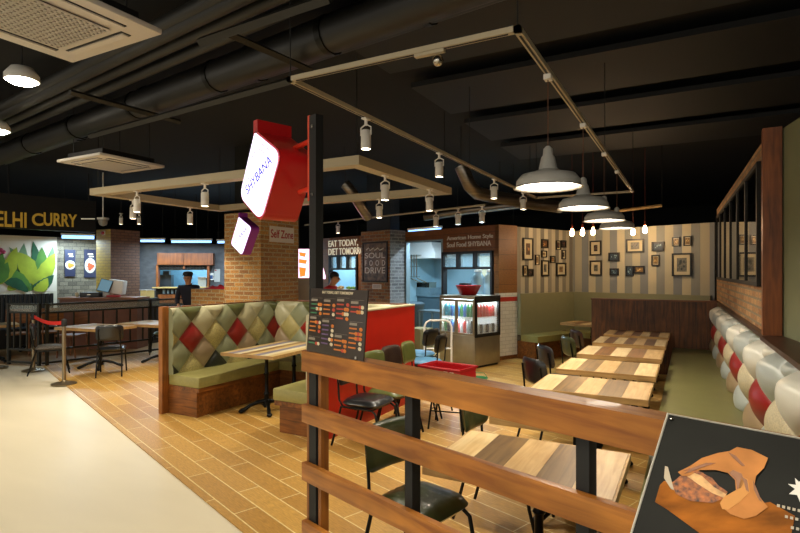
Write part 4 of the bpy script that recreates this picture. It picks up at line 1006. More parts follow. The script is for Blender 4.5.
b = MB(); b.box(-.13, -.1, 0, .12, .12, .34, .015); b.build('machine_body', mat('dark_plastic', '#2c3236', .4), t); b = MB(); b.box(-.1, -.115, .18, .09, -.101, .30); b.build('front_panel', M_ss, t)
t = kt('hanging_cloth', .20, .30, 1.35, 'bright magenta cloth at the right end of the service window', 'cloth')
b = MB(); b.lathe([(.05, -.14), (.09, -.1), (.07, .05), (.09, .18), (.05, .27), (.01, .3)], (0, 0, 0), 8); b.build('cloth', mat('magenta_cloth', '#c7268c', .7), t)
b = MB(); b.tube([(0, 0, .3), (0, 0, .42)], .006, 6); b.build('hook', M_chrome, t)
t = kt('tall_cabinet', sp(489, 2.0), 2.2, 0, 'beige fridge cabinet seen at the right of the service window', 'cabinet')
b = MB(); b.box(-.3, -.35, 0, .4, .35, 2.15, .01); b.build('cabinet_body', mat('beige_cabinet', '#a7a183', .5), t); b = MB(); b.tube([(-.24, -.37, 1.4), (-.24, -.37, 1.8)], .012, 6); b.build('handle', M_chrome, t)
# food on the left pass
for i, (s_, l, c1) in enumerate(((5.5, 'tray of pinkish wrapped food on the left kitchen pass', '#b56a62'), (5.15, 'tray of tan food on the left kitchen pass', '#b9935a'), (4.75, 'tray of green salad on the left kitchen pass, beside the slogan column', '#6f9a3c'))):
    t = kt('food_tray', s_, -.05, 1.275, l, 'tray', 'food trays on the left kitchen pass')
    b = MB(); b.box(-.16, -.1, 0, .16, .12, .02, .004); b.build('tray', M_white, t)
    b = MB(); rr = random.Random(i)
    for k in range(14): b.ball((rr.uniform(-.12, .12), rr.uniform(-.06, .08), .04+rr.uniform(0, .05)), .035, (1.3, 1, .7), 8)
    o = b.build('food', mat('food%d' % i, c1, .6, var=.4, scale=(40, 40, 40)), t); o['kind'] = 'stuff'
# drinks fridge
FW, FD, FH = .86, .75, 1.31
C0 = Vector((-3.41, 9.09)) - EX*FW
t = thing('drinks_fridge', (C0.x, C0.y, 0), -BA, 'stainless glass-fronted drinks fridge full of lit cans below the service window', 'fridge')
M_fs = mat('fridge_steel', '#a89f88', .35, .75, var=.1)
b = MB(); b.box(0, 0, .04, FW, FD, .58, .004); b.build('base_cabinet', M_fs, t); b = MB(); b.box(.03, .03, 0, FW-.03, FD-.03, .04); b.build('plinth', M_blk, t)
b = MB(); b.box(0, 0, 1.25, FW, FD, FH, .003); b.build('top', M_fs, t)
b = MB(); b.box(0, .01, .58, .045, .05, 1.25).box(0, FD-.05, .58, .045, FD, 1.25).box(.02, FD-.02, .58, FW-.02, FD, 1.25); b.build('cabinet_frame', M_fs, t)
b = MB(); b.box(FW-.03, 0, .58, FW, .05, 1.25).box(FW-.03, FD-.06, .58, FW, FD, 1.25).box(FW-.0, 0, 1.19, FW+.012, FD, FH).box(FW-.0, 0, .56, FW+.012, FD, .62).box(FW, 0, .6, FW+.012, .06, 1.3).box(FW, FD-.06, .6, FW+.012, FD, 1.3); b.build('black_side_frame', M_blk, t)
for k, x in enumerate((.0, .43)):
    b = MB(); yy0 = -.012 if k else -.002; y1 = yy0+.012
    b.box(x, yy0, .585, x+.04, y1, 1.245).box(x+.39, yy0, .585, x+.43, y1, 1.245).box(x+.04, yy0, .585, x+.39, y1, .625).box(x+.04, yy0, 1.2, x+.39, y1, 1.245)
    d = b.build('sliding_door', M_fs, t); b = MB(); b.box(x+.04, yy0+.004, .625, x+.39, yy0+.008, 1.2); b.build('pane', M_glass, d)
b = MB(); b.box(FW+.002, .06, .62, FW+.006, FD-.06, 1.19); b.build('side_pane', M_glass, t)
b = MB(); b.box(.046, FD-.06, .585, FW-.035, FD-.051, 1.24); b.box(.046, .02, .59, .052, FD-.06, 1.24); b.build('white_liner', M_white, t)
for z in (.62, .92): b = MB(); b.box(.056, .03, z-.012, FW-.03, FD-.03, z); b.build('shelf', M_white, t)
b = MB(); b.tube([(.06, .06, 1.235), (FW-.05, .06, 1.235)], .009, 6); b.build('light_tube', mat('fridge_glow', '#dff6ff', .4, emit=14, ecol='#cfeeff'), t)
lamp('POINT', (FW*.5, .10, 1.2), 9, COOL, t, shadow_soft_size=.04); lamp('POINT', (FW*.5, .06, .86), 6, COOL, t, shadow_soft_size=.04); lamp('POINT', (FW-.08, .5, 1.15), 6, COOL, t, shadow_soft_size=.04)
cans = {'green': ('#1f8a4e', 'green'), 'blue': ('#2c6fb8', 'blue'), 'red': ('#c22a22', 'red'), 'white': ('#cfd6d8', 'white'), 'dark': ('#26262c', 'dark'), 'teal': ('#3aa6b8', 'turquoise')}
protoc = {}
def drink(c, x, y, z, lab, tall, grp):
    lw = Vector((C0.x, C0.y, 0)) + Vector((EX.x, EX.y, 0))*x + Vector((NX.x, NX.y, 0))*y; lw.z = z
    key = (c, tall)
    if key not in protoc:
        o = thing('drink_can', lw, 0, lab, 'can', grp); h = .24 if tall else .162; b = MB()
        if tall: b.lathe([(.033, 0), (.036, .01), (.036, .17), (.018, .21), (.013, .23)], (0, 0, 0), 12)
        else: b.lathe([(.03, 0), (.036, .008), (.036, .145), (.03, .16)], (0, 0, 0), 12)
        b.build('can_body', mat('can_'+c, cans[c][0], .3, .3), o)
        b = MB(); b.lathe([(.014 if tall else .026, h-.01), (.014 if tall else .026, h)], (0, 0, 0), 10); b.build('lid', M_chrome, o); protoc[key] = o; return o
    return dup(protoc[key], lw, None, lab, grp)
names = ['farthest left', 'second from left', 'third from left', 'fourth from left', 'fifth from left', 'sixth from left', 'seventh from left', 'eighth from left', 'ninth from left']
upc = ['teal', 'teal', 'blue', 'teal', 'blue', 'green', 'blue', 'green', 'green']; loc_ = ['green', 'dark', 'blue', 'dark', 'red', 'white', 'red', 'white', 'dark']
for i in range(9):
    drink(upc[i], .09+i*.078, .09, .921, '%s drink bottle, %s in the front row of the upper fridge shelf' % (cans[upc[i]][1], names[i]), True, 'drinks in the glass-fronted fridge')
    drink(loc_[i], .09+i*.078, .09, .621, '%s drink bottle, %s in the front row of the lower fridge shelf' % (cans[loc_[i]][1], names[i]), True, 'drinks in the glass-fronted fridge')
side_n = ['nearest the front corner', 'second from the front corner', 'third from the front corner', 'fourth from the front corner', 'fifth from the front corner', 'at the back']
for i in range(6):
    drink('red', .79, .17+i*.09, .921, 'red drink bottle on the upper shelf along the black-framed side, %s' % side_n[i], True, 'drinks in the glass-fronted fridge')
    c = 'dark' if i % 2 else 'white'
    drink(c, .79, .17+i*.09, .621, '%s drink can on the lower shelf along the black-framed side, %s' % (cans[c][1], side_n[i]), False, 'drinks in the glass-fronted fridge')
q = C0 + EX*.42 + NX*.35
t = thing('serving_bowl', (q.x, q.y, 1.312), -BA, 'big red bowl standing on top of the drinks fridge', 'bowl')
b = MB(); b.lathe([(.14, 0), (.16, .01), (.235, .17), (.245, .18), (.235, .185), (.15, .03), (.01, .02)], (0, 0, 0), 28, cap=True); b.build('bowl_body', M_rp, t); b = MB(); b.tube([(.242*math.cos(a*PI/12), .242*math.sin(a*PI/12), .18) for a in range(24)], .007, 6, True); b.build('rim', M_rp, t)
# hand truck
q = W(38/533*8.7, 8.7)
t = thing('hand_truck', (q.x, q.y, 0), TH, 'white tubular hand truck in front of the drinks fridge', 'hand truck')
b = MB(); w_ = .22; b.tube([(-w_, 0, .03), (-w_, 0, .86), (-w_+.03, 0, .93), (-w_+.09, 0, .96), (w_-.09, 0, .96), (w_-.03, 0, .93), (w_, 0, .86), (w_, 0, .03)], .017, 10); b.build('handle_frame', M_white, t)
b = MB(); b.box(-.25, -.02, .10, .25, .70, .13, .005); b.build('platform', mat('blue_platform', '#3c5a78', .5), t)
for x in (-.2, .2):
    for y in (.05, .6): b = MB(); b.tube([(x-.015, y, .05), (x+.015, y, .05)], .05, 12); b.build('wheel', M_blk, t)
b = MB(); b.tube([(-w_, 0, .5), (w_, 0, .5)], .012, 8); b.build('cross_bar', M_white, t)
# small green dustpan thing beside the basket
q = W(79/533*8.2, 8.2); t = thing('storage_tub', (q.x, q.y, 0), .3, 'small green plastic tub on the floor near the red crate', 'tub')
b = MB(); b.lathe([(.10, 0), (.13, .12), (.14, .125), (.13, .13), (.09, .02), (.01, .015)], (0, 0, 0), 16); b.build('tub', mat('green_plastic', '#2f7a4a', .4), t); b = MB(); b.tube([(-.13, 0, .125), (-.08, 0, .20), (.08, 0, .20), (.13, 0, .125)], .006, 6); b.build('handle', mat('green_plastic', '#2f7a4a', .4), t)
# slogan picture on the brick column
pl = K(0, tcol); a = hit(363.3, 262, (pl.x, pl.y, 0), (NX.x, NX.y, 0)); c = hit(388, 262, (pl.x, pl.y, 0), (NX.x, NX.y, 0)); zt = hit(376, 242, (pl.x, pl.y, 0), (NX.x, NX.y, 0)).z; zb = hit(376, 282, (pl.x, pl.y, 0), (NX.x, NX.y, 0)).z
ctr = (a+c)/2; ctr.z = (zt+zb)/2; X = (c-a).length/2; Z = (zt-zb)/2
t = thing('slogan_poster', ctr, -BA, 'black-framed poster with big pale words on the brick column beside the kitchen', 'poster')
b = MB(); b.box(-X, -.03, -Z, -X+.03, 0, Z).box(X-.03, -.03, -Z, X, 0, Z).box(-X, -.03, Z-.03, X, 0, Z).box(-X, -.03, -Z, X, 0, -Z+.03); b.build('frame', M_fr, t)
b = MB(); b.box(-X+.03, -.015, -Z+.03, X-.03, 0, Z-.03); b.build('print', mat('slogan_print', '#745e48', .4, var=.9, scale=(7, 7, 7)), t)
M_ps = mat('poster_letters', '#ded6c6', .5)
for body, z, h in (('the taste of', .62, .16), ('SOUL', .33, .20), ('F  O  O  D', -.05, .20), ('DRIVE', -.42, .22), ('since today', -.76, .11)):
    if body in ('the taste of', 'since today'): continue
    o = text('letters', body, 1, M_ps, t, (0, -.017, 0), (R(90), 0, 0), .002)
    xs = [v.co.x for v in o.data.vertices]; ys = [v.co.y for v in o.data.vertices]
    for v in o.data.vertices: v.co.x -= (max(xs)+min(xs))/2; v.co.y -= (max(ys)+min(ys))/2
    o.scale = (X*1.62/(max(xs)-min(xs)), h*Z*1.35/(max(ys)-min(ys)), 1); o.location.z = z*Z
b = MB(); b.tube([(-X*.7, -.018, Z*.62), (-X*.5, -.018, Z*.72), (-X*.4, -.018, Z*.58), (-X*.1, -.018, Z*.70), (0, -.018, Z*.58), (X*.25, -.018, Z*.70), (X*.4, -.018, Z*.58), (X*.7, -.018, Z*.66)], .012, 5); b.build('script_flourish', M_ps, t)
p = hit(377, 286.5, (pl.x, pl.y, 0), (NX.x, NX.y, 0)); t = thing('notice_plate', p, -BA, 'small white notice under the slogan poster', 'notice')
b = MB(); b.box(-.16, -.012, -.055, .16, 0, .055); b.build('plate', mat('sign_white', '#d8cfc4', .5), t); b = MB(); [b.box(-.13, -.0135, z, .13, -.012, z+.008) for z in (-.03, -.005, .02)]; b.build('printed_lines', mat('ink_grey', '#7a746a', .5), t)
# pink neon panel left of the kitchen
t = thing('neon_sign', (0, 0, 0), 0, 'pink and orange lit panel glimpsed between the brick column and the black sign post', 'sign')
f3 = lambda px, py, off=0: UD(px, py, 12.0-off)
M_np = mat('neon_panel', '#ffd6e8', .4, emit=1.2, ecol='#ffc8e8'); M_no = mat('neon_orange', '#e8481c', .4, emit=1.8, ecol='#ff5a1e')
b = MB(); b.poly([f3(297, 249), f3(318, 249), f3(325, 276), f3(325, 279), f3(297, 279)], Vector((-sn, cs, 0))*.08); b.build('lit_panel', M_np, t)
for pts in ([(299, 252), (306, 253), (305, 257), (300, 256)], [(299, 259), (307, 260), (306, 264), (299, 263)], [(299, 267), (306, 268), (305, 276), (300, 277)], [(317, 262), (320, 263), (323, 275), (320, 275), (319, 270), (317, 271)]):
    b = MB(); b.poly([f3(x, y, .02) for x, y in pts], Vector((-sn, cs, 0))*.01); b.build('lit_shape', M_no, t)
b = MB(); b.tube([f3(299, 249)+Vector((0, 0, 0)), Vector((f3(299, 249).x, f3(299, 249).y, 4.1))], .01, 6); b.tube([f3(317, 249), Vector((f3(317, 249).x, f3(317, 249).y, 4.1))], .01, 6); b.build('hanger_rod', M_blk, t)
q = UD(302, 286, 11.6); t = thing('white_cabinet', (q.x, q.y, 0), TH, 'pale cabinet below the pink lit panel', 'cabinet'); b = MB(); b.box(-.12, -.1, 0, .2, .3, 1.62, .01); b.build('cabinet_body', mat('pale_cabinet', '#b9b3a2', .5), t); b = MB(); b.box(.02, -.112, .9, .04, -.101, 1.1); b.build('handle', M_chrome, t)

# fluorescent tubes
M_tube = mat('tube_glow', '#dff0ff', .4, emit=1.6, ecol='#78b4ff')
def tube_light(a, c, lab, e=30, grp='blue-white tube lights', r=.02, down_=True, m=None):
    a, c = Vector(a), Vector(c); mid = (a+c)/2; d = c-a
    t = thing('tube_light', mid, math.atan2(d.y, d.x), lab, 'tube light', grp); L_ = d.length/2
    b = MB(); b.box(-L_, -.04, r+.005, L_, .04, r+.05); b.build('housing', M_white, t)
    b = MB(); b.tube([(-L_+.02, 0, 0), (L_-.02, 0, 0)], r, 10); b.build('tube', m or M_tube, t)
    for x in (-L_*.8, L_*.8): b = MB(); b.tube([(x, 0, r+.04), (x, 0, 4.1-mid.z)], .005, 6); b.build('hanger_rod', M_blk, t)
    lamp('AREA', (0, 0, -r-.01), e, COOL, t, shape='RECTANGLE', size=2*L_, size_y=.06)
tube_light(UD(61, 237, 13.1), UD(95, 237.5, 13.4), 'blue-white tube light above the two food posters at the left', 30, r=.04)
tube_light(UD(140, 240.5, 14.2), UD(165, 241.5, 14.2), 'blue-white tube light just right of the brown brick column', 26, r=.028)
tube_light(UD(171, 241, 14.2), UD(212, 242.5, 14.2), 'longest blue-white tube light above the timber cabinet', 32, r=.028)
tube_light(UD(217, 242, 14.2), UD(232, 242.5, 14.2), 'short blue-white tube light next to the central brick column', 16, r=.028)
def ktube(s0, s1, t_, z, lab, e): a, c = K(s1, t_), K(s0, t_); tube_light((a.x, a.y, z), (c.x, c.y, z), lab, e, 'tube lights inside the kitchen', .03)
ktube(.3, 1.6, 1.1, 2.50, 'tube light inside the kitchen behind the service window', 42)
ktube(2.0, 3.1, .5, 2.74, 'bright tube light inside the kitchen above the doorway', 46)
ktube(4.45, 5.9, 1.0, 2.45, 'tube light in the left kitchen bay', 34)

# ================================================================== FAR-LEFT SHOP
t = thing('shop_sign', (0, 0, 0), 0, 'black fascia board with large gold curry-shop letters', 'sign')
fo = (LA.x+lm.x*1.3, LA.y+lm.y*1.3, 0); g = lambda px, py: hit(px, py, fo, (lm.x, lm.y, 0))
a, c = g(-60, 220), g(96, 220); z0, z1 = 2.70, 3.45
b = MB(); b.poly([(a.x, a.y, z0), (c.x, c.y, z0), (c.x, c.y, z1), (a.x, a.y, z1)], (-lm.x*.15, -lm.y*.15, 0)); b.build('fascia_board', M_blk, t)
b = MB()
for p in (a+(c-a)*.4, c-(c-a)*.05): b.tube([(p.x-lm.x*.07, p.y-lm.y*.07, z1-.01), (p.x-lm.x*.07, p.y-lm.y*.07, 4.1)], .015, 6)
b.build('hanger_rod', M_blk, t)
M_gold = mat('gold_letters', '#b08a32', .4, .3, emit=.18)
fit_text('letters', 'DELHI', -16.5, 26.5, 219, 15.5, M_gold, t, fo, (lm.x, lm.y), .02, .02)
fit_text('letters', 'C', 32, 43.5, 219.5, 12.5, M_gold, t, fo, (lm.x, lm.y), .02, .02); fit_text('letters', 'URRY', 43.8, 77, 220, 13, M_gold, t, fo, (lm.x, lm.y), .02, .02)
b = MB(); [b.poly([g(x, 218.3)+Vector((lm.x, lm.y, 0))*.012, g(x+1.6, 218.3)+Vector((lm.x, lm.y, 0))*.012, g(x+1.6, 219.4)+Vector((lm.x, lm.y, 0))*.012, g(x, 219.4)+Vector((lm.x, lm.y, 0))*.012]) for x in range(81, 94, 2)]; b.build('small_marks', M_ltr, t)
# camera on the board's end
p = UD(103, 221, 12.6); t = thing('security_camera', p, .4, 'white dome camera hanging beside the gold-lettered board', 'camera')
b = MB(); b.lathe([(.02, -.12), (.08, -.09), (.10, -.03), (.10, .03)], (0, 0, 0), 16); b.build('dome', mat('camera_white', '#9b978c', .4), t); b = MB(); b.tube([(0, 0, .03), (0, 0, 4.1-p.z)], .015, 8); b.box(-.09, -.09, .03, .09, .09, .08); b.build('mount', M_white, t)
for px, py, l in ((121, 228, 'left of two small square spotlights above the brown brick column'), (139, 228, 'right of two small square spotlights above the brown brick column')):
    p = UD(px, py-3, 11.5); spot((p.x, p.y, p.z+.25), l, 1.0, 8, 'small spotlights above the left column', rod=True)
# red fire bell
p = hit(104, 233, (0, 8.04, 0), (0, 1, 0)); t = thing('alarm_light', p, 0, 'small red alarm light high on the yellow brick column', 'alarm'); b = MB(); b.ball((0, -.03, 0), .045); b.build('red_dome', M_rp, t); b = MB(); b.box(-.05, -.02, -.05, .05, 0, .05); b.build('base', M_white, t)
# mural
t = thing('leaf_mural', (0, 0, 0), 0, 'large mural of green banana leaves on the white far-left wall', 'mural')
a, c = g(0, 0), g(0, 0)
mo_ = lambda px, py, off: hit(px, py, (LA.x+lm.x*off, LA.y+lm.y*off, 0), (lm.x, lm.y, 0))
b = MB(); b.poly([mo_(-70, 241, .004), mo_(56, 241, .004), mo_(56, 291.5, .004), mo_(-70, 291.5, .004)], Vector((-lm.x, -lm.y, 0))*.003); b.build('painted_ground', mat('mural_ground', '#ddd6c4', .6), t)
G1 = mat('leaf_yellow_green', '#9fae2c', .6, var=.25, scale=(4, 4, 4)); G2 = mat('leaf_green', '#4f8230', .6, var=.3, scale=(4, 4, 4)); G3 = mat('leaf_dark', '#1f5a38', .6, var=.3, scale=(4, 4, 4)); G4 = mat('leaf_grey_green', '#6f8f68', .6, var=.2)
leaves = [((12, 288), (24, 243), 6, G4), ((26, 290), (46, 262), 8, G2), ((20, 289), (12, 262), 8, G3), ((40, 289), (53, 246), 5, G4), ((8, 290), (26, 268), 6, G1), ((30, 286), (9, 247), 5, G4), ((33, 282), (33, 241), 4.5, G3), ((34, 283), (42, 247), 6, G2), ((32, 284), (55, 253), 7, G1), ((33, 287), (54, 275), 5, G3), ((31, 283), (18, 252), 8.5, G1), ((30, 286), (0, 273), 5.5, G2), ((34, 290), (48, 278), 5, G1), ((28, 291), (2, 281), 5, G3), ((-4, 285), (17, 247), 7, G1), ((-6, 280), (-3, 244), 6, G2), ((-8, 284), (8, 262), 6, G2), ((-20, 285), (-40, 250), 8, G1), ((-22, 286), (-18, 245), 7, G2), ((-40, 288), (-60, 260), 7, G3)]
for i, (p0, p1, wd, m) in enumerate(leaves):
    n = 9; L_, Rr = [], []; dx, dy = p1[0]-p0[0], p1[1]-p0[1]; ln = math.hypot(dx, dy); ox, oy = -dy/ln, dx/ln; off = .006+i*.0012
    for k in range(n+1):
        s = k/n; wv = wd*math.sin(PI*min(1, s*.95+.05))**.8*(1+.12*(k % 2)); bx = p0[0]+dx*s+ox*math.sin(PI*s)*3; by = p0[1]+dy*s+oy*math.sin(PI*s)*3
        L_.append(mo_(bx+ox*wv, by+oy*wv, off)); Rr.append(mo_(bx-ox*wv, by-oy*wv, off))
    b = MB(); bm = b.bm; va = [bm.verts.new(p) for p in L_]; vb = [bm.verts.new(p) for p in Rr]
    for k in range(n): b._f([bm.faces.new((va[k], va[k+1], vb[k+1], vb[k]))])
    b.build('painted_leaf', m, t)
b = MB(); [b.ball(mo_(x, y, .03), .05, (1, 1, 1), 8) for x, y in ((1, 250), (3.5, 252), (-1, 253))]
for v in b.bm.verts: pass
b.build('painted_flower', mat('mural_pink', '#a8385c', .6), t)
# black channel bench
t = thing('channel_bench', (0, 0, 0), 0, 'black vertically channelled bench back under the leaf mural', 'bench')
b = MB(); a = mo_(-40, 292, .10); c = mo_(53.5, 292, .10); nC = 20
for i in range(nC):
    p = a+(c-a)*((i+.5)/nC); r = (c-a).length/nC/2; b.tube([(p.x, p.y, .45), (p.x, p.y, 1.22)], r*1.02, 8)
b.build('channel_back', mat('black_vinyl_bench', '#131313', .45), t)
ms = mo_(-40, 292, .36); me_ = mo_(53.5, 292, .36); b = MB(); b.poly([(a.x, a.y, .02), (c.x, c.y, .02), (me_.x+lm.x*.3, me_.y+lm.y*.3, .02), (ms.x+lm.x*.3, ms.y+lm.y*.3, .02)], (0, 0, .43)); b.build('seat', mat('black_vinyl_bench', '#131313', .45), t)
# food posters
for (x0, x1, y0_, y1_, l, cc) in ((64.5, 75, 249.5, 276.5, 'dark blue food poster with a bowl of orange curry, left of two', '#d8862c'), (84, 95.5, 249.5, 277.5, 'dark blue food poster with an oval mixed plate, right of two', '#c05a34')):
    ctr = mo_((x0+x1)/2, (y0_+y1_)/2, .0); X = (mo_(x1, 260, 0)-mo_(x0, 260, 0)).length/2; Z = (mo_(x0, y0_, 0).z-mo_(x0, y1_, 0).z)/2
    t = thing('food_poster', ctr, facing((lm.x, lm.y)), l, 'poster', 'food posters on the grey brick wall')
    b = MB(); b.box(-X, -.03, -Z, X, 0, Z); b.build('poster_panel', mat('poster_navy', '#252a44', .5), t)
    b = MB(); b.lathe([(X*.88, 0), (X*.95, .006), (X*.8, .008)], (0, 0, 0), 24)
    for v in b.bm.verts: v.co = Vector((v.co.x, -v.co.z-.031, v.co.y*(1 if '8862' in cc else 1.5)-Z*.15))
    b.build('picture_of_plate', mat('plate_print', '#d8d3c6', .5), t)
    b = MB(); rr = random.Random(2)
    for k in range(12): a_ = rr.uniform(0, 2*PI); r_ = rr.uniform(0, X*.5); b.ball((math.cos(a_)*r_, -.038, math.sin(a_)*r_*(1 if '8862' in cc else 1.5)-Z*.12), X*.33, (1, .1, 1), 8)
    b.build('picture_of_food', mat('food_print_'+cc[1:], cc, .5, var=.4, scale=(25, 25, 25)), t)
    b = MB(); b.box(-X*.4, -.032, Z*.62, X*.5, -.03, Z*.72).box(-X*.2, -.032, Z*.46, X*.6, -.03, Z*.54); b.build('printed_lines', M_ltr, t)
# counter with till
qa, qc = W(-7.75, 12.1), W(-5.98, 12.1); cd = (qc-qa).normalized(); ang = math.atan2(cd.y, cd.x)
t = thing('service_counter', (qa.x, qa.y, 0), ang, 'brown timber counter in front of the yellow and brown brick column', 'counter'); LC = (qc-qa).length
b = MB(); b.box(0, .03, 0, LC, .55, 1.13); b.build('counter_body', mat('counter_brown', '#6b3c20', .5, var=.2), t); b = MB(); b.box(-.03, 0, 1.13, LC+.03, .58, 1.17, .004); b.build('counter_top', wood('counter_timber', '#9a5f30', '#6d3f1c', 'x', .4), t)
ux = Vector((cd.x, cd.y, 0)); uy = Vector((-cd.y, cd.x, 0)); cl = lambda x, y, z: Vector((qa.x, qa.y, 0))+ux*x+uy*y+Vector((0, 0, z))
t = thing('cash_drawer', cl(.62, .12, 1.172), ang, 'black till drawer on the brown timber counter', 'cash drawer'); b = MB(); b.box(-.22, 0, 0, .22, .35, .11, .01); b.build('drawer_box', mat('black_plastic', '#121214', .4), t); b = MB(); b.box(-.04, -.008, .05, .04, -.001, .065); b.build('lock_plate', M_chrome, t)
t = thing('till_screen', cl(.92, .2, 1.172), ang, 'white till with a tilted grey-blue touch screen', 'till')
Mt = Matrix.Translation((0, 0, .22)) @ Matrix.Rotation(R(-20), 4, 'X') @ Matrix.Rotation(R(12), 4, 'Y')
b = MB(); b.box(-.15, 0, -.10, .15, .03, .20, .006, M=Mt); b.build('screen_case', mat('dark_plastic', '#2c3236', .4), t); b = MB(); b.box(-.135, -.004, -.085, .135, -.001, .185, M=Mt); b.build('screen', mat('screen_blue', '#5d7c8c', .2, emit=.5), t)
b = MB(); b.box(-.06, .04, 0, .10, .22, .22, .02); b.box(.02, .06, .1, .36, .26, .42, .02, M=Matrix.Rotation(R(8), 4, 'Y')); b.build('white_body', M_white, t)
b = MB(); b.box(.10, -.1, 0, .38, .03, .05, .015); b.build('red_base', M_rp, t)
t = thing('paper_cup', cl(.30, .2, 1.172), 0, 'small cream paper cup on the brown timber counter', 'cup'); b = MB(); b.lathe([(.03, 0), (.042, .10)], (0, 0, 0), 14); b.build('cup_body', mat('paper', '#d6c9a8', .6), t); b = MB(); b.lathe([(.044, .10), (.044, .11)], (0, 0, 0), 14); b.build('rim', M_white, t)
# far kitchen wall: timber cabinet, pass window, shelves
t = thing('timber_cabinet', (0, 0, 0), 0, 'orange-brown timber wall cabinet above the far kitchen window', 'cabinet')
M_cab = wood('cabinet_timber', '#96521f', '#6b3512', 'z', .45, .5)
def fbox(nm, x0, x1, y0_, y1_, m, off, th, par, label=None):
    a, c = onF(x0, y0_, off), onF(x1, y0_, off); mx = (x0+x1)/2; za, zb_ = onF(mx, y0_, off).z, onF(mx, y1_, off).z
    b = MB(); b.poly([(a.x, a.y, zb_), (c.x, c.y, zb_), (c.x, c.y, za), (a.x, a.y, za)], (-fm.x*th, -fm.y*th, 0)); return b.build(nm, m, par)
fbox('cabinet_front', 157, 183.5, 253, 264.5, M_cab, .25, .02, t); fbox('cabinet_front', 184, 213, 253.5, 265, M_cab, .25, .02, t); fbox('cabinet_body', 157, 213, 253, 265, M_cab, .228, .22, t)
fbox('side_post', 156, 158, 264.6, 287, M_cab, .2, .18, t); fbox('side_post', 183, 184.6, 264.8, 269, M_cab, .2, .18, t); fbox('side_post', 207, 209, 264.8, 287, M_cab, .2, .18, t)
b = MB()
for i in range(16): p = onF(159+i*3, 267.5, .12); b.lathe([(.03, -.05), (.045, .0), (.02, .03)], p, 8)
fbox('dark_rail', 158, 208, 265.2, 266, M_blk, .2, .15, t)
b.build('hanging_cups', mat('smoked_glass', '#3c3a38', .2, alpha=.7), t)
t = thing('kitchen_shelf', (0, 0, 0), 0, 'low timber shelf unit with dark crockery under the far kitchen window', 'shelf')
fbox('shelf_top', 152, 209, 287, 288.2, mat('counter_light', '#b99a5c', .5), .3, .3, t); fbox('shelf_back', 156, 209, 288.3, 294.5, mat('shelf_black', '#181410', .6), .12, .05, t); fbox('lower_panel', 158, 209, 294.6, 303, M_cab, .28, .1, t)
for i in range(9):
    p = onF(164+i*4.2, 293.6, .2); o = thing('steel_cup', p, 0, 'small steel cup in the row under the far kitchen window', 'cup', 'row of identical cups under the far kitchen window') 
    b = MB(); b.lathe([(.035, 0), (.04, .11)], (0, 0, 0), 10); b.build('cup_body', M_ss, o)
lamp('POINT', (FA.x+fd.x*1.9-fm.x*.8, FA.y+fd.y*1.9-fm.y*.8, 2.3), 45, COOL, None, shadow_soft_size=.2).name = 'kitchen_light'
kl = bpy.data.objects['kitchen_light']; t = thing('ceiling_bulb', kl.location.copy(), 0, 'cool ceiling lamp behind the far kitchen window', 'lamp'); kl.parent = t; kl.location = (0, 0, -.12)
b = MB(); b.lathe([(.08, -.06), (.12, 0), (.12, .04)], (0, 0, 0), 14); b.build('lamp_body', M_white, t); b = MB(); b.tube([(0, 0, .04), (0, 0, 4.1-t.location.z)], .008, 6); b.build('cord', M_blk, t)
def fthing(nm, lab, cat, group=None): return thing(nm, (0, 0, 0), 0, lab, cat, group)
t = fthing('espresso_machine', 'dark machine at the left inside the far kitchen window', 'appliance'); fbox('machine_body', 159, 171, 275, 286.8, mat('dark_plastic', '#2c3236', .4), -.25, .3, t); fbox('machine_top', 163, 169, 271, 274.9, mat('dark_plastic', '#2c3236', .4), -.3, .2, t)
t = fthing('white_box', 'pale box at the right inside the far kitchen window', 'box'); fbox('box_body', 198, 206, 278, 286.8, mat('pale_cabinet', '#b9b3a2', .5), -.3, .25, t); fbox('box_lid', 197.6, 206.4, 277, 277.9, M_white, -.29, .27, t)
t = fthing('wall_phone', 'small white device with a blue screen on the grey wall', 'device'); fbox('device_body', 208.3, 213.5, 273, 280, M_white, .05, .05, t); fbox('screen', 209.5, 212.8, 275.3, 278.8, mat('screen_navy', '#3c5a86', .3), .056, .005, t)
t = fthing('notice_sheet', 'white paper notice on the grey wall beside the device', 'notice'); fbox('sheet', 214.2, 220, 269, 282, mat('paper_white', '#a9a8a2', .7), .02, .02, t); fbox('red_mark', 215, 216.5, 270, 271, M_rp, .023, .002, t)
t = fthing('lit_display', 'pale yellow lit box on the counter left of the far kitchen window', 'display'); 
q = UD(147, 292, 13.2); t.location = q; b = MB(); b.box(-.12, -.1, -.14, .12, .12, .04, .01); b.build('display_body', mat('display_yellow', '#e6d48c', .5, emit=.15), t); b = MB(); b.box(-.14, -.12, .041, .14, .14, .055); b.build('lid', M_white, t)
b = MB(); b.box(-.2, -.15, -q.z, .2, .2, -.141); b.build('pedestal', mat('dark_counter_front', '#2b221b', .6), t)
# red towel on the low brick wall
t = thing('folded_towel', (-8.25, 7.8, 1.402), 0, 'bright red cloth lying along the top of the low brick wall', 'cloth')
b = MB(); n = 24; bm = b.bm; rr = random.Random(4); G = [[bm.verts.new((-.58+1.16*i/n, -.12+.24*j/6, .005+.10*math.sin(PI*i/n)**.5*math.sin(PI*(j+.01)/6.02)*(.75+.25*math.sin(i*1.3+j)))) for j in range(7)] for i in range(n+1)]
for i in range(n):
    for j in range(6): f = bm.faces.new((G[i][j], G[i+1][j], G[i+1][j+1], G[i][j+1])); f.smooth = True
o = b.build('cloth', mat('red_cloth', '#b01626', .8), t)

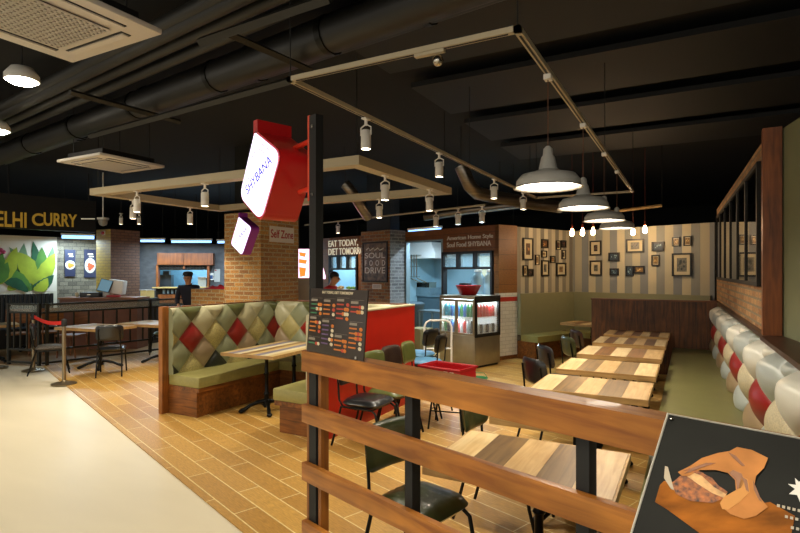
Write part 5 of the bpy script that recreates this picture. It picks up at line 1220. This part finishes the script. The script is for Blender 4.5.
# ---- stanchions and belt
def stanchion(px, py, lab, ztop=1.0):
    p = U(px, py, 0); t = thing('belt_post', (p.x, p.y, 0), .6, lab, 'stanchion', 'steel belt posts on the walkway edge')
    b = MB(); b.lathe([(.175, 0), (.18, .012), (.12, .03), (.04, .045), (.03, .06)], (0, 0, 0), 28); b.build('base_disc', mat('post_steel', '#8d8068', .3, .85), t)
    b = MB(); b.lathe([(.028, .06), (.028, .90)], (0, 0, 0), 16); b.build('pole', mat('post_steel', '#8d8068', .3, .85), t)
    b = MB(); b.lathe([(.036, .90), (.038, .91), (.038, 1.0), (.03, 1.015), (.005, 1.02)], (0, 0, 0), 16); b.build('belt_head', M_blk, t); return p
s1 = stanchion(64, 384, 'steel belt post nearer the timber-look floor, right end of the red belt')
s2 = stanchion(33.5, 370.5, 'steel belt post at the left end of the red belt')
stanchion(-3, 368, 'steel belt post cut off by the left edge of the picture')
t = thing('barrier_belt', (0, 0, 0), 0, 'red retractable belt stretched between two steel posts', 'belt')
b = MB(); d = (s1-s2).normalized(); n_ = Vector((-d.y, d.x, 0))*.0015; P0 = s2+d*.045; P1_ = s1-d*.045; N = 10; bm = b.bm
for sgn in (1,):
    A_ = []; 
    for k in range(N+1):
        s = k/N; p = P0+(P1_-P0)*s; sag = -.05*math.sin(PI*s); A_.append([bm.verts.new((p.x+n_.x*q, p.y+n_.y*q, z+sag)) for q, z in ((-1, .925), (1, .925), (1, .985), (-1, .985))])
    for k in range(N):
        for j in range(4): bm.faces.new((A_[k][j], A_[k+1][j], A_[k+1][(j+1) % 4], A_[k][(j+1) % 4]))
b.build('belt_strap', mat('red_belt', '#d8231a', .6, emit=.0), t)

# ---- metal fence with glass top
def fence(a, c, lab, nb, nm='metal_fence'):
    a, c = Vector(a), Vector(c); d = c-a; L_ = d.length
    t = thing(nm, (a.x, a.y, 0), math.atan2(d.y, d.x), lab, 'fence', 'dark steel fences with glass tops')
    M_fe = mat('fence_steel', '#2b2a22', .45, .5)
    for x in (0, L_-.05) if L_ < 1.5 else (.06, L_*.5, L_-.05): b = MB(); b.box(x, -.025, 0, x+.05, .025, 1.16); b.build('post', M_fe, t)
    for z in (.03, .27, .97, 1.125): b = MB(); b.box(0, -.02, z, L_, .02, z+.035); b.build('rail', M_fe, t)
    for i in range(1, nb): x = i*L_/nb; b = MB(); b.box(x-.012, -.012, .305, x+.012, .012, .97); b.build('bar', M_fe, t)
    b = MB(); b.box(.05, -.004, 1.005, L_-.05, .004, 1.125); b.build('glass_panel', mat('fence_glass', '#9aa39a', .1, alpha=.35), t)
fence((-10.60, 5.53), (-10.05, 9.6), 'long dark steel fence with a glass top strip behind the two left tables', 15)
fence((-11.40, 5.34), (-10.64, 5.52), 'short dark steel fence end section behind the belt posts', 5)
# tables and chairs at the left
t = thing('cafe_table', (-9.72, 6.02, 0), R(8), 'pale plank-topped table behind the right steel belt post', 'table', 'pale tables at the left'); plank_top(t, 1.1, .78, 5, .05, [M_lt[2]], M_lt, rn_); pedestal('pedestal_base', t, .25, -.12)
t = thing('cafe_table', (-9.30, 7.02, 0), R(8), 'pale plank-topped table beside the booth end, farther from the walkway', 'table', 'pale tables at the left'); plank_top(t, 1.3, .78, 5, .05, [M_lt[2]], M_lt, rn_); pedestal('pedestal_base', t, .25, -.15)
chair((-8.65, 5.62, 0), R(140), M_blkl, 'black chair with its back to the walkway at the left pale table')
chair((-9.70, 5.18, 0), R(60), M_blkl, 'black chair with a speckled seat between the belt post and the left pale table', seatm=mat('speckled_seat', '#5c564e', .5, var=.9, scale=(70, 70, 70)))
chair((-9.80, 7.62, 0), R(-75), M_grnl, 'green-backed chair on the far side of the pale table by the booth')
chair((-8.15, 6.80, 0), R(175), M_blkl, 'black chair between the booth end and the farther pale table')
M_cw = wood('chair_timber', '#8d5a2c', '#6d3f1c', 'z', .5); M_cwx = wood('chair_timber_x', '#8d5a2c', '#6d3f1c', 'y', .5)
def wchair(x, y, rz, lab):
    t = thing('wooden_chair', (x, y, 0), rz, lab, 'chair', 'wooden chairs beyond the fence')
    b = MB(); b.box(-.21, -.21, .43, .21, .21, .47, .012); b.build('seat', M_cwx, t)
    b = MB(); b.box(-.235, -.21, .68, -.205, .21, .98, .012); b.build('backrest', M_cwx, t)
    for s in (-1, 1):
        b = MB(); b.tube([(.19, s*.18, 0), (.17, s*.17, .43)], .016, 8); b.build('leg', M_cw, t)
        b = MB(); b.tube([(-.23, s*.18, 0), (-.18, s*.18, .45), (-.225, s*.18, .70)], .016, 8); b.build('leg', M_cw, t)
for (px, D_, rz, l) in ((19, 11.3, 150, 'wooden chair beyond the short fence section at the left'), (49, 11.6, 170, 'wooden chair beyond the fence corner, in front of the grey brick wall'), (72, 11.0, 200, 'wooden chair beyond the long fence below the food posters')):
    q = W((px-400)/533*D_, D_); wchair(q.x, q.y, R(rz), l)
q = W(-411/533*10.3, 10.3)
t = thing('cafe_table', (q.x, q.y, 0), R(70), 'striped wooden table cut off by the left edge beyond the fence', 'table'); plank_top(t, .9, .7, 5, .045, [M_dk[0]], M_lt, rn_); pedestal('pedestal_base', t, 0, 0)
q = W(-368/533*12.0, 12.0); t = thing('cafe_table', (q.x, q.y, 0), R(70), 'brown table in front of the black channelled bench', 'table'); plank_top(t, .7, .7, 4, .045, [M_dk[1]], [M_dk[1]], rn_); pedestal('pedestal_base', t, 0, 0)

# ================================================================== PEOPLE
def skin(name, V_, E_, m, parent, sub=2):
    me = bpy.data.meshes.new(name); keys = list(V_); me.from_pydata([V_[k][0] for k in keys], [(keys.index(a), keys.index(c)) for a, c in E_], []); me.update()
    o = bpy.data.objects.new(name, me); COL.objects.link(o); o.parent = parent; me.materials.append(m)
    md = o.modifiers.new('Skin', 'SKIN'); md.use_smooth_shade = True; sv = me.skin_vertices[0].data if me.skin_vertices else None
    if sv is None:
        bm = bmesh.new(); bm.from_mesh(me); bm.verts.layers.skin.verify(); bm.to_mesh(me); bm.free(); sv = me.skin_vertices[0].data
    for i, k in enumerate(keys): r = V_[k][1]; sv[i].radius = r if isinstance(r, tuple) else (r, r)
    sv[0].use_root = True
    s = o.modifiers.new('Subdivision', 'SUBSURF'); s.levels = sub; s.render_levels = sub; return o
def person(loc, rz, lab, shirt, trousers, hairm, hands, cap=False, lean=.06):
    t = thing('person', loc, rz, lab, 'person')           # faces local -y
    sk = mat('skin', '#c08a64', .5)
    hx, hy = 0, -lean*1.6
    B = {'pel': ((0, 0, .95), (.13, .10)), 'wai': ((0, -lean*.4, 1.12), (.12, .09)), 'che': ((0, -lean, 1.34), (.13, .08)), 'nk': ((0, -lean*1.2, 1.50), .052), 'hd': ((0, hy-.02, 1.60), (.084, .098)), 'tp': ((0, hy, 1.68), (.082, .092))}
    E_ = [('pel', 'wai'), ('wai', 'che'), ('che', 'nk'), ('nk', 'hd'), ('hd', 'tp')]
    for s, n in ((-1, 'l'), (1, 'r')):
        h = hands[n]; sh = Vector((s*.185, -lean, 1.42)); hd_ = Vector(h); el = (sh+hd_)/2 + Vector((s*.07, .06, -.07))
        B.update({'sh'+n: (tuple(sh), .052), 'el'+n: (tuple(el), .040), 'wr'+n: (tuple(hd_), .027)}); E_ += [('che', 'sh'+n), ('sh'+n, 'el'+n), ('el'+n, 'wr'+n)]
        dr = (hd_-el).normalized(); B['pa'+n] = (tuple(hd_+dr*.05), (.035, .022)); E_.append(('wr'+n, 'pa'+n))
        sd = dr.cross(Vector((0, 0, 1))).normalized()
        for k in range(4):
            f0 = hd_+dr*.09+sd*(.030-.02*k); f1 = f0+dr*(.035+.008*(1-abs(k-1.5)))-Vector((0, 0, .008)); f2 = f1+dr*.025-Vector((0, 0, .018))
            B['f%d%s' % (k, n)] = (tuple(f0), .009); B['g%d%s' % (k, n)] = (tuple(f1), .0085); B['h%d%s' % (k, n)] = (tuple(f2), .007); E_ += [('pa'+n, 'f%d%s' % (k, n)), ('f%d%s' % (k, n), 'g%d%s' % (k, n)), ('g%d%s' % (k, n), 'h%d%s' % (k, n))]
        th0 = hd_+dr*.045-sd*s*.045; B['t0'+n] = (tuple(th0), .011); B['t1'+n] = (tuple(th0+dr*.035-sd*s*.01), .009); E_ += [('wr'+n, 't0'+n), ('t0'+n, 't1'+n)]
        B.update({'hp'+n: ((s*.09, 0, .90), .085), 'kn'+n: ((s*.10, -.02, .50), .06), 'an'+n: ((s*.10, .02, .09), .04), 'to'+n: ((s*.11, -.13, .035), (.04, .03))}); E_ += [('pel', 'hp'+n), ('hp'+n, 'kn'+n), ('kn'+n, 'an'+n), ('an'+n, 'to'+n)]
    skin('body', B, E_, sk, t)
    S_ = {'pel': ((0, 0, .90), (.155, .12)), 'wai': ((0, -lean*.4, 1.12), (.145, .11)), 'che': ((0, -lean, 1.35), (.185, .14)), 'nk0': ((0, -lean*1.1, 1.43), (.115, .095)), 'nk': ((0, -lean*1.2, 1.50), .078)}
    Q_ = [('pel', 'wai'), ('wai', 'che'), ('che', 'nk0'), ('nk0', 'nk')]
    for s, n in ((-1, 'l'), (1, 'r')):
        for kk, rr_ in (('sh', .068), ('el', .054)): S_[kk+n] = (B[kk+n][0], rr_)
        e0, w0 = Vector(B['el'+n][0]), Vector(B['wr'+n][0]); S_['cu'+n] = (tuple(e0.lerp(w0, .8)), .042); Q_ += [('che', 'sh'+n), ('sh'+n, 'el'+n), ('el'+n, 'cu'+n)]
    skin('shirt', S_, Q_, shirt, t)
    T_ = {'pel': ((0, 0, .93), (.15, .115))}; Q_ = []
    for s, n in ((-1, 'l'), (1, 'r')): T_.update({'hp'+n: ((s*.09, 0, .86), .10), 'kn'+n: ((s*.10, -.02, .50), .075), 'an'+n: ((s*.10, .02, .10), .06)}); Q_ += [('pel', 'hp'+n), ('hp'+n, 'kn'+n), ('kn'+n, 'an'+n)]
    skin('trousers', T_, Q_, trousers, t)
    hc = Vector((0, hy, 1.655))
    b = MB(); b.ball(hc+Vector((0, .018, .025)), .092, (.95, 1.08, .92), 18)
    for v in list(b.bm.verts):
        if v.co.z < hc.z-.005 and v.co.y < hc.y+.02: v.co.z = hc.z+.03; v.co.y = max(v.co.y, hc.y-.075)
        elif v.co.z < hc.z-.05: v.co.z = hc.z-.05
    b.build('hair', hairm, t)
    if cap: b = MB(); b.lathe([(.10, .02), (.105, .06), (.085, .10), (.01, .115)], hc, 18); b.box(-.07, hc.y-.17, hc.z+.02, .07, hc.y-.07, hc.z+.032, .004); b.build('cap', hairm, t)
    b = MB()
    for s in (-1, 1): b.ball(hc+Vector((s*.03, -.088, -.035)), .010, seg=8)
    b.build('eyes', mat('eye_dark', '#1c1512', .3), t)
    b = MB(); b.tube([hc+Vector((0, -.085, -.03)), hc+Vector((0, -.112, -.062)), hc+Vector((0, -.09, -.07))], [.008, .014, .01], 8); b.build('nose', sk, t)
    b = MB(); b.tube([hc+Vector((-.024, -.086, -.095)), hc+Vector((0, -.095, -.095)), hc+Vector((.024, -.086, -.095))], .005, 6); b.build('mouth', mat('lips', '#8a4a3c', .5), t)
    b = MB()
    for s in (-1, 1): b.ball(hc+Vector((s*.085, .0, -.04)), .025, (.4, .7, 1.1), 8)
    b.build('ears', sk, t); return t
M_navy = mat('navy_cloth', '#191c2c', .8); M_hair = mat('black_hair', '#0c0a0a', .6)
person((-9.57, 8.02, 0), TH+R(5), 'person in a dark navy shirt and black cap looking down behind the low brick wall', M_navy, mat('black_cloth', '#121214', .8), M_hair, {'l': (-.14, -.32, 1.02), 'r': (.14, -.34, 1.0)}, True, .10)
q = W(-77/533*10.6, 10.6)
person((q.x, q.y, 0), TH+R(75), 'dark-haired person in a red shirt bending over the left kitchen pass', mat('red_shirt', '#c21a1c', .8), mat('black_cloth', '#121214', .8), M_hair, {'l': (-.16, -.42, 1.05), 'r': (.16, -.42, 1.05)}, False, .16)

# ---- put every thing's origin at its own base
bpy.context.view_layer.update()
for r in [o for o in COL.objects if o.type == 'EMPTY' and o.parent is None and o.location.length < 1e-6]:
    ks = [k for k in COL.objects if k.parent == r]; P_ = [k.matrix_world @ Vector(c) for k in ks if k.type == 'MESH' for c in k.bound_box]
    if not P_: continue
    c = Vector(((min(p.x for p in P_)+max(p.x for p in P_))/2, (min(p.y for p in P_)+max(p.y for p in P_))/2, min(p.z for p in P_)))
    r.location = c
    for k in ks: k.location = k.location - c
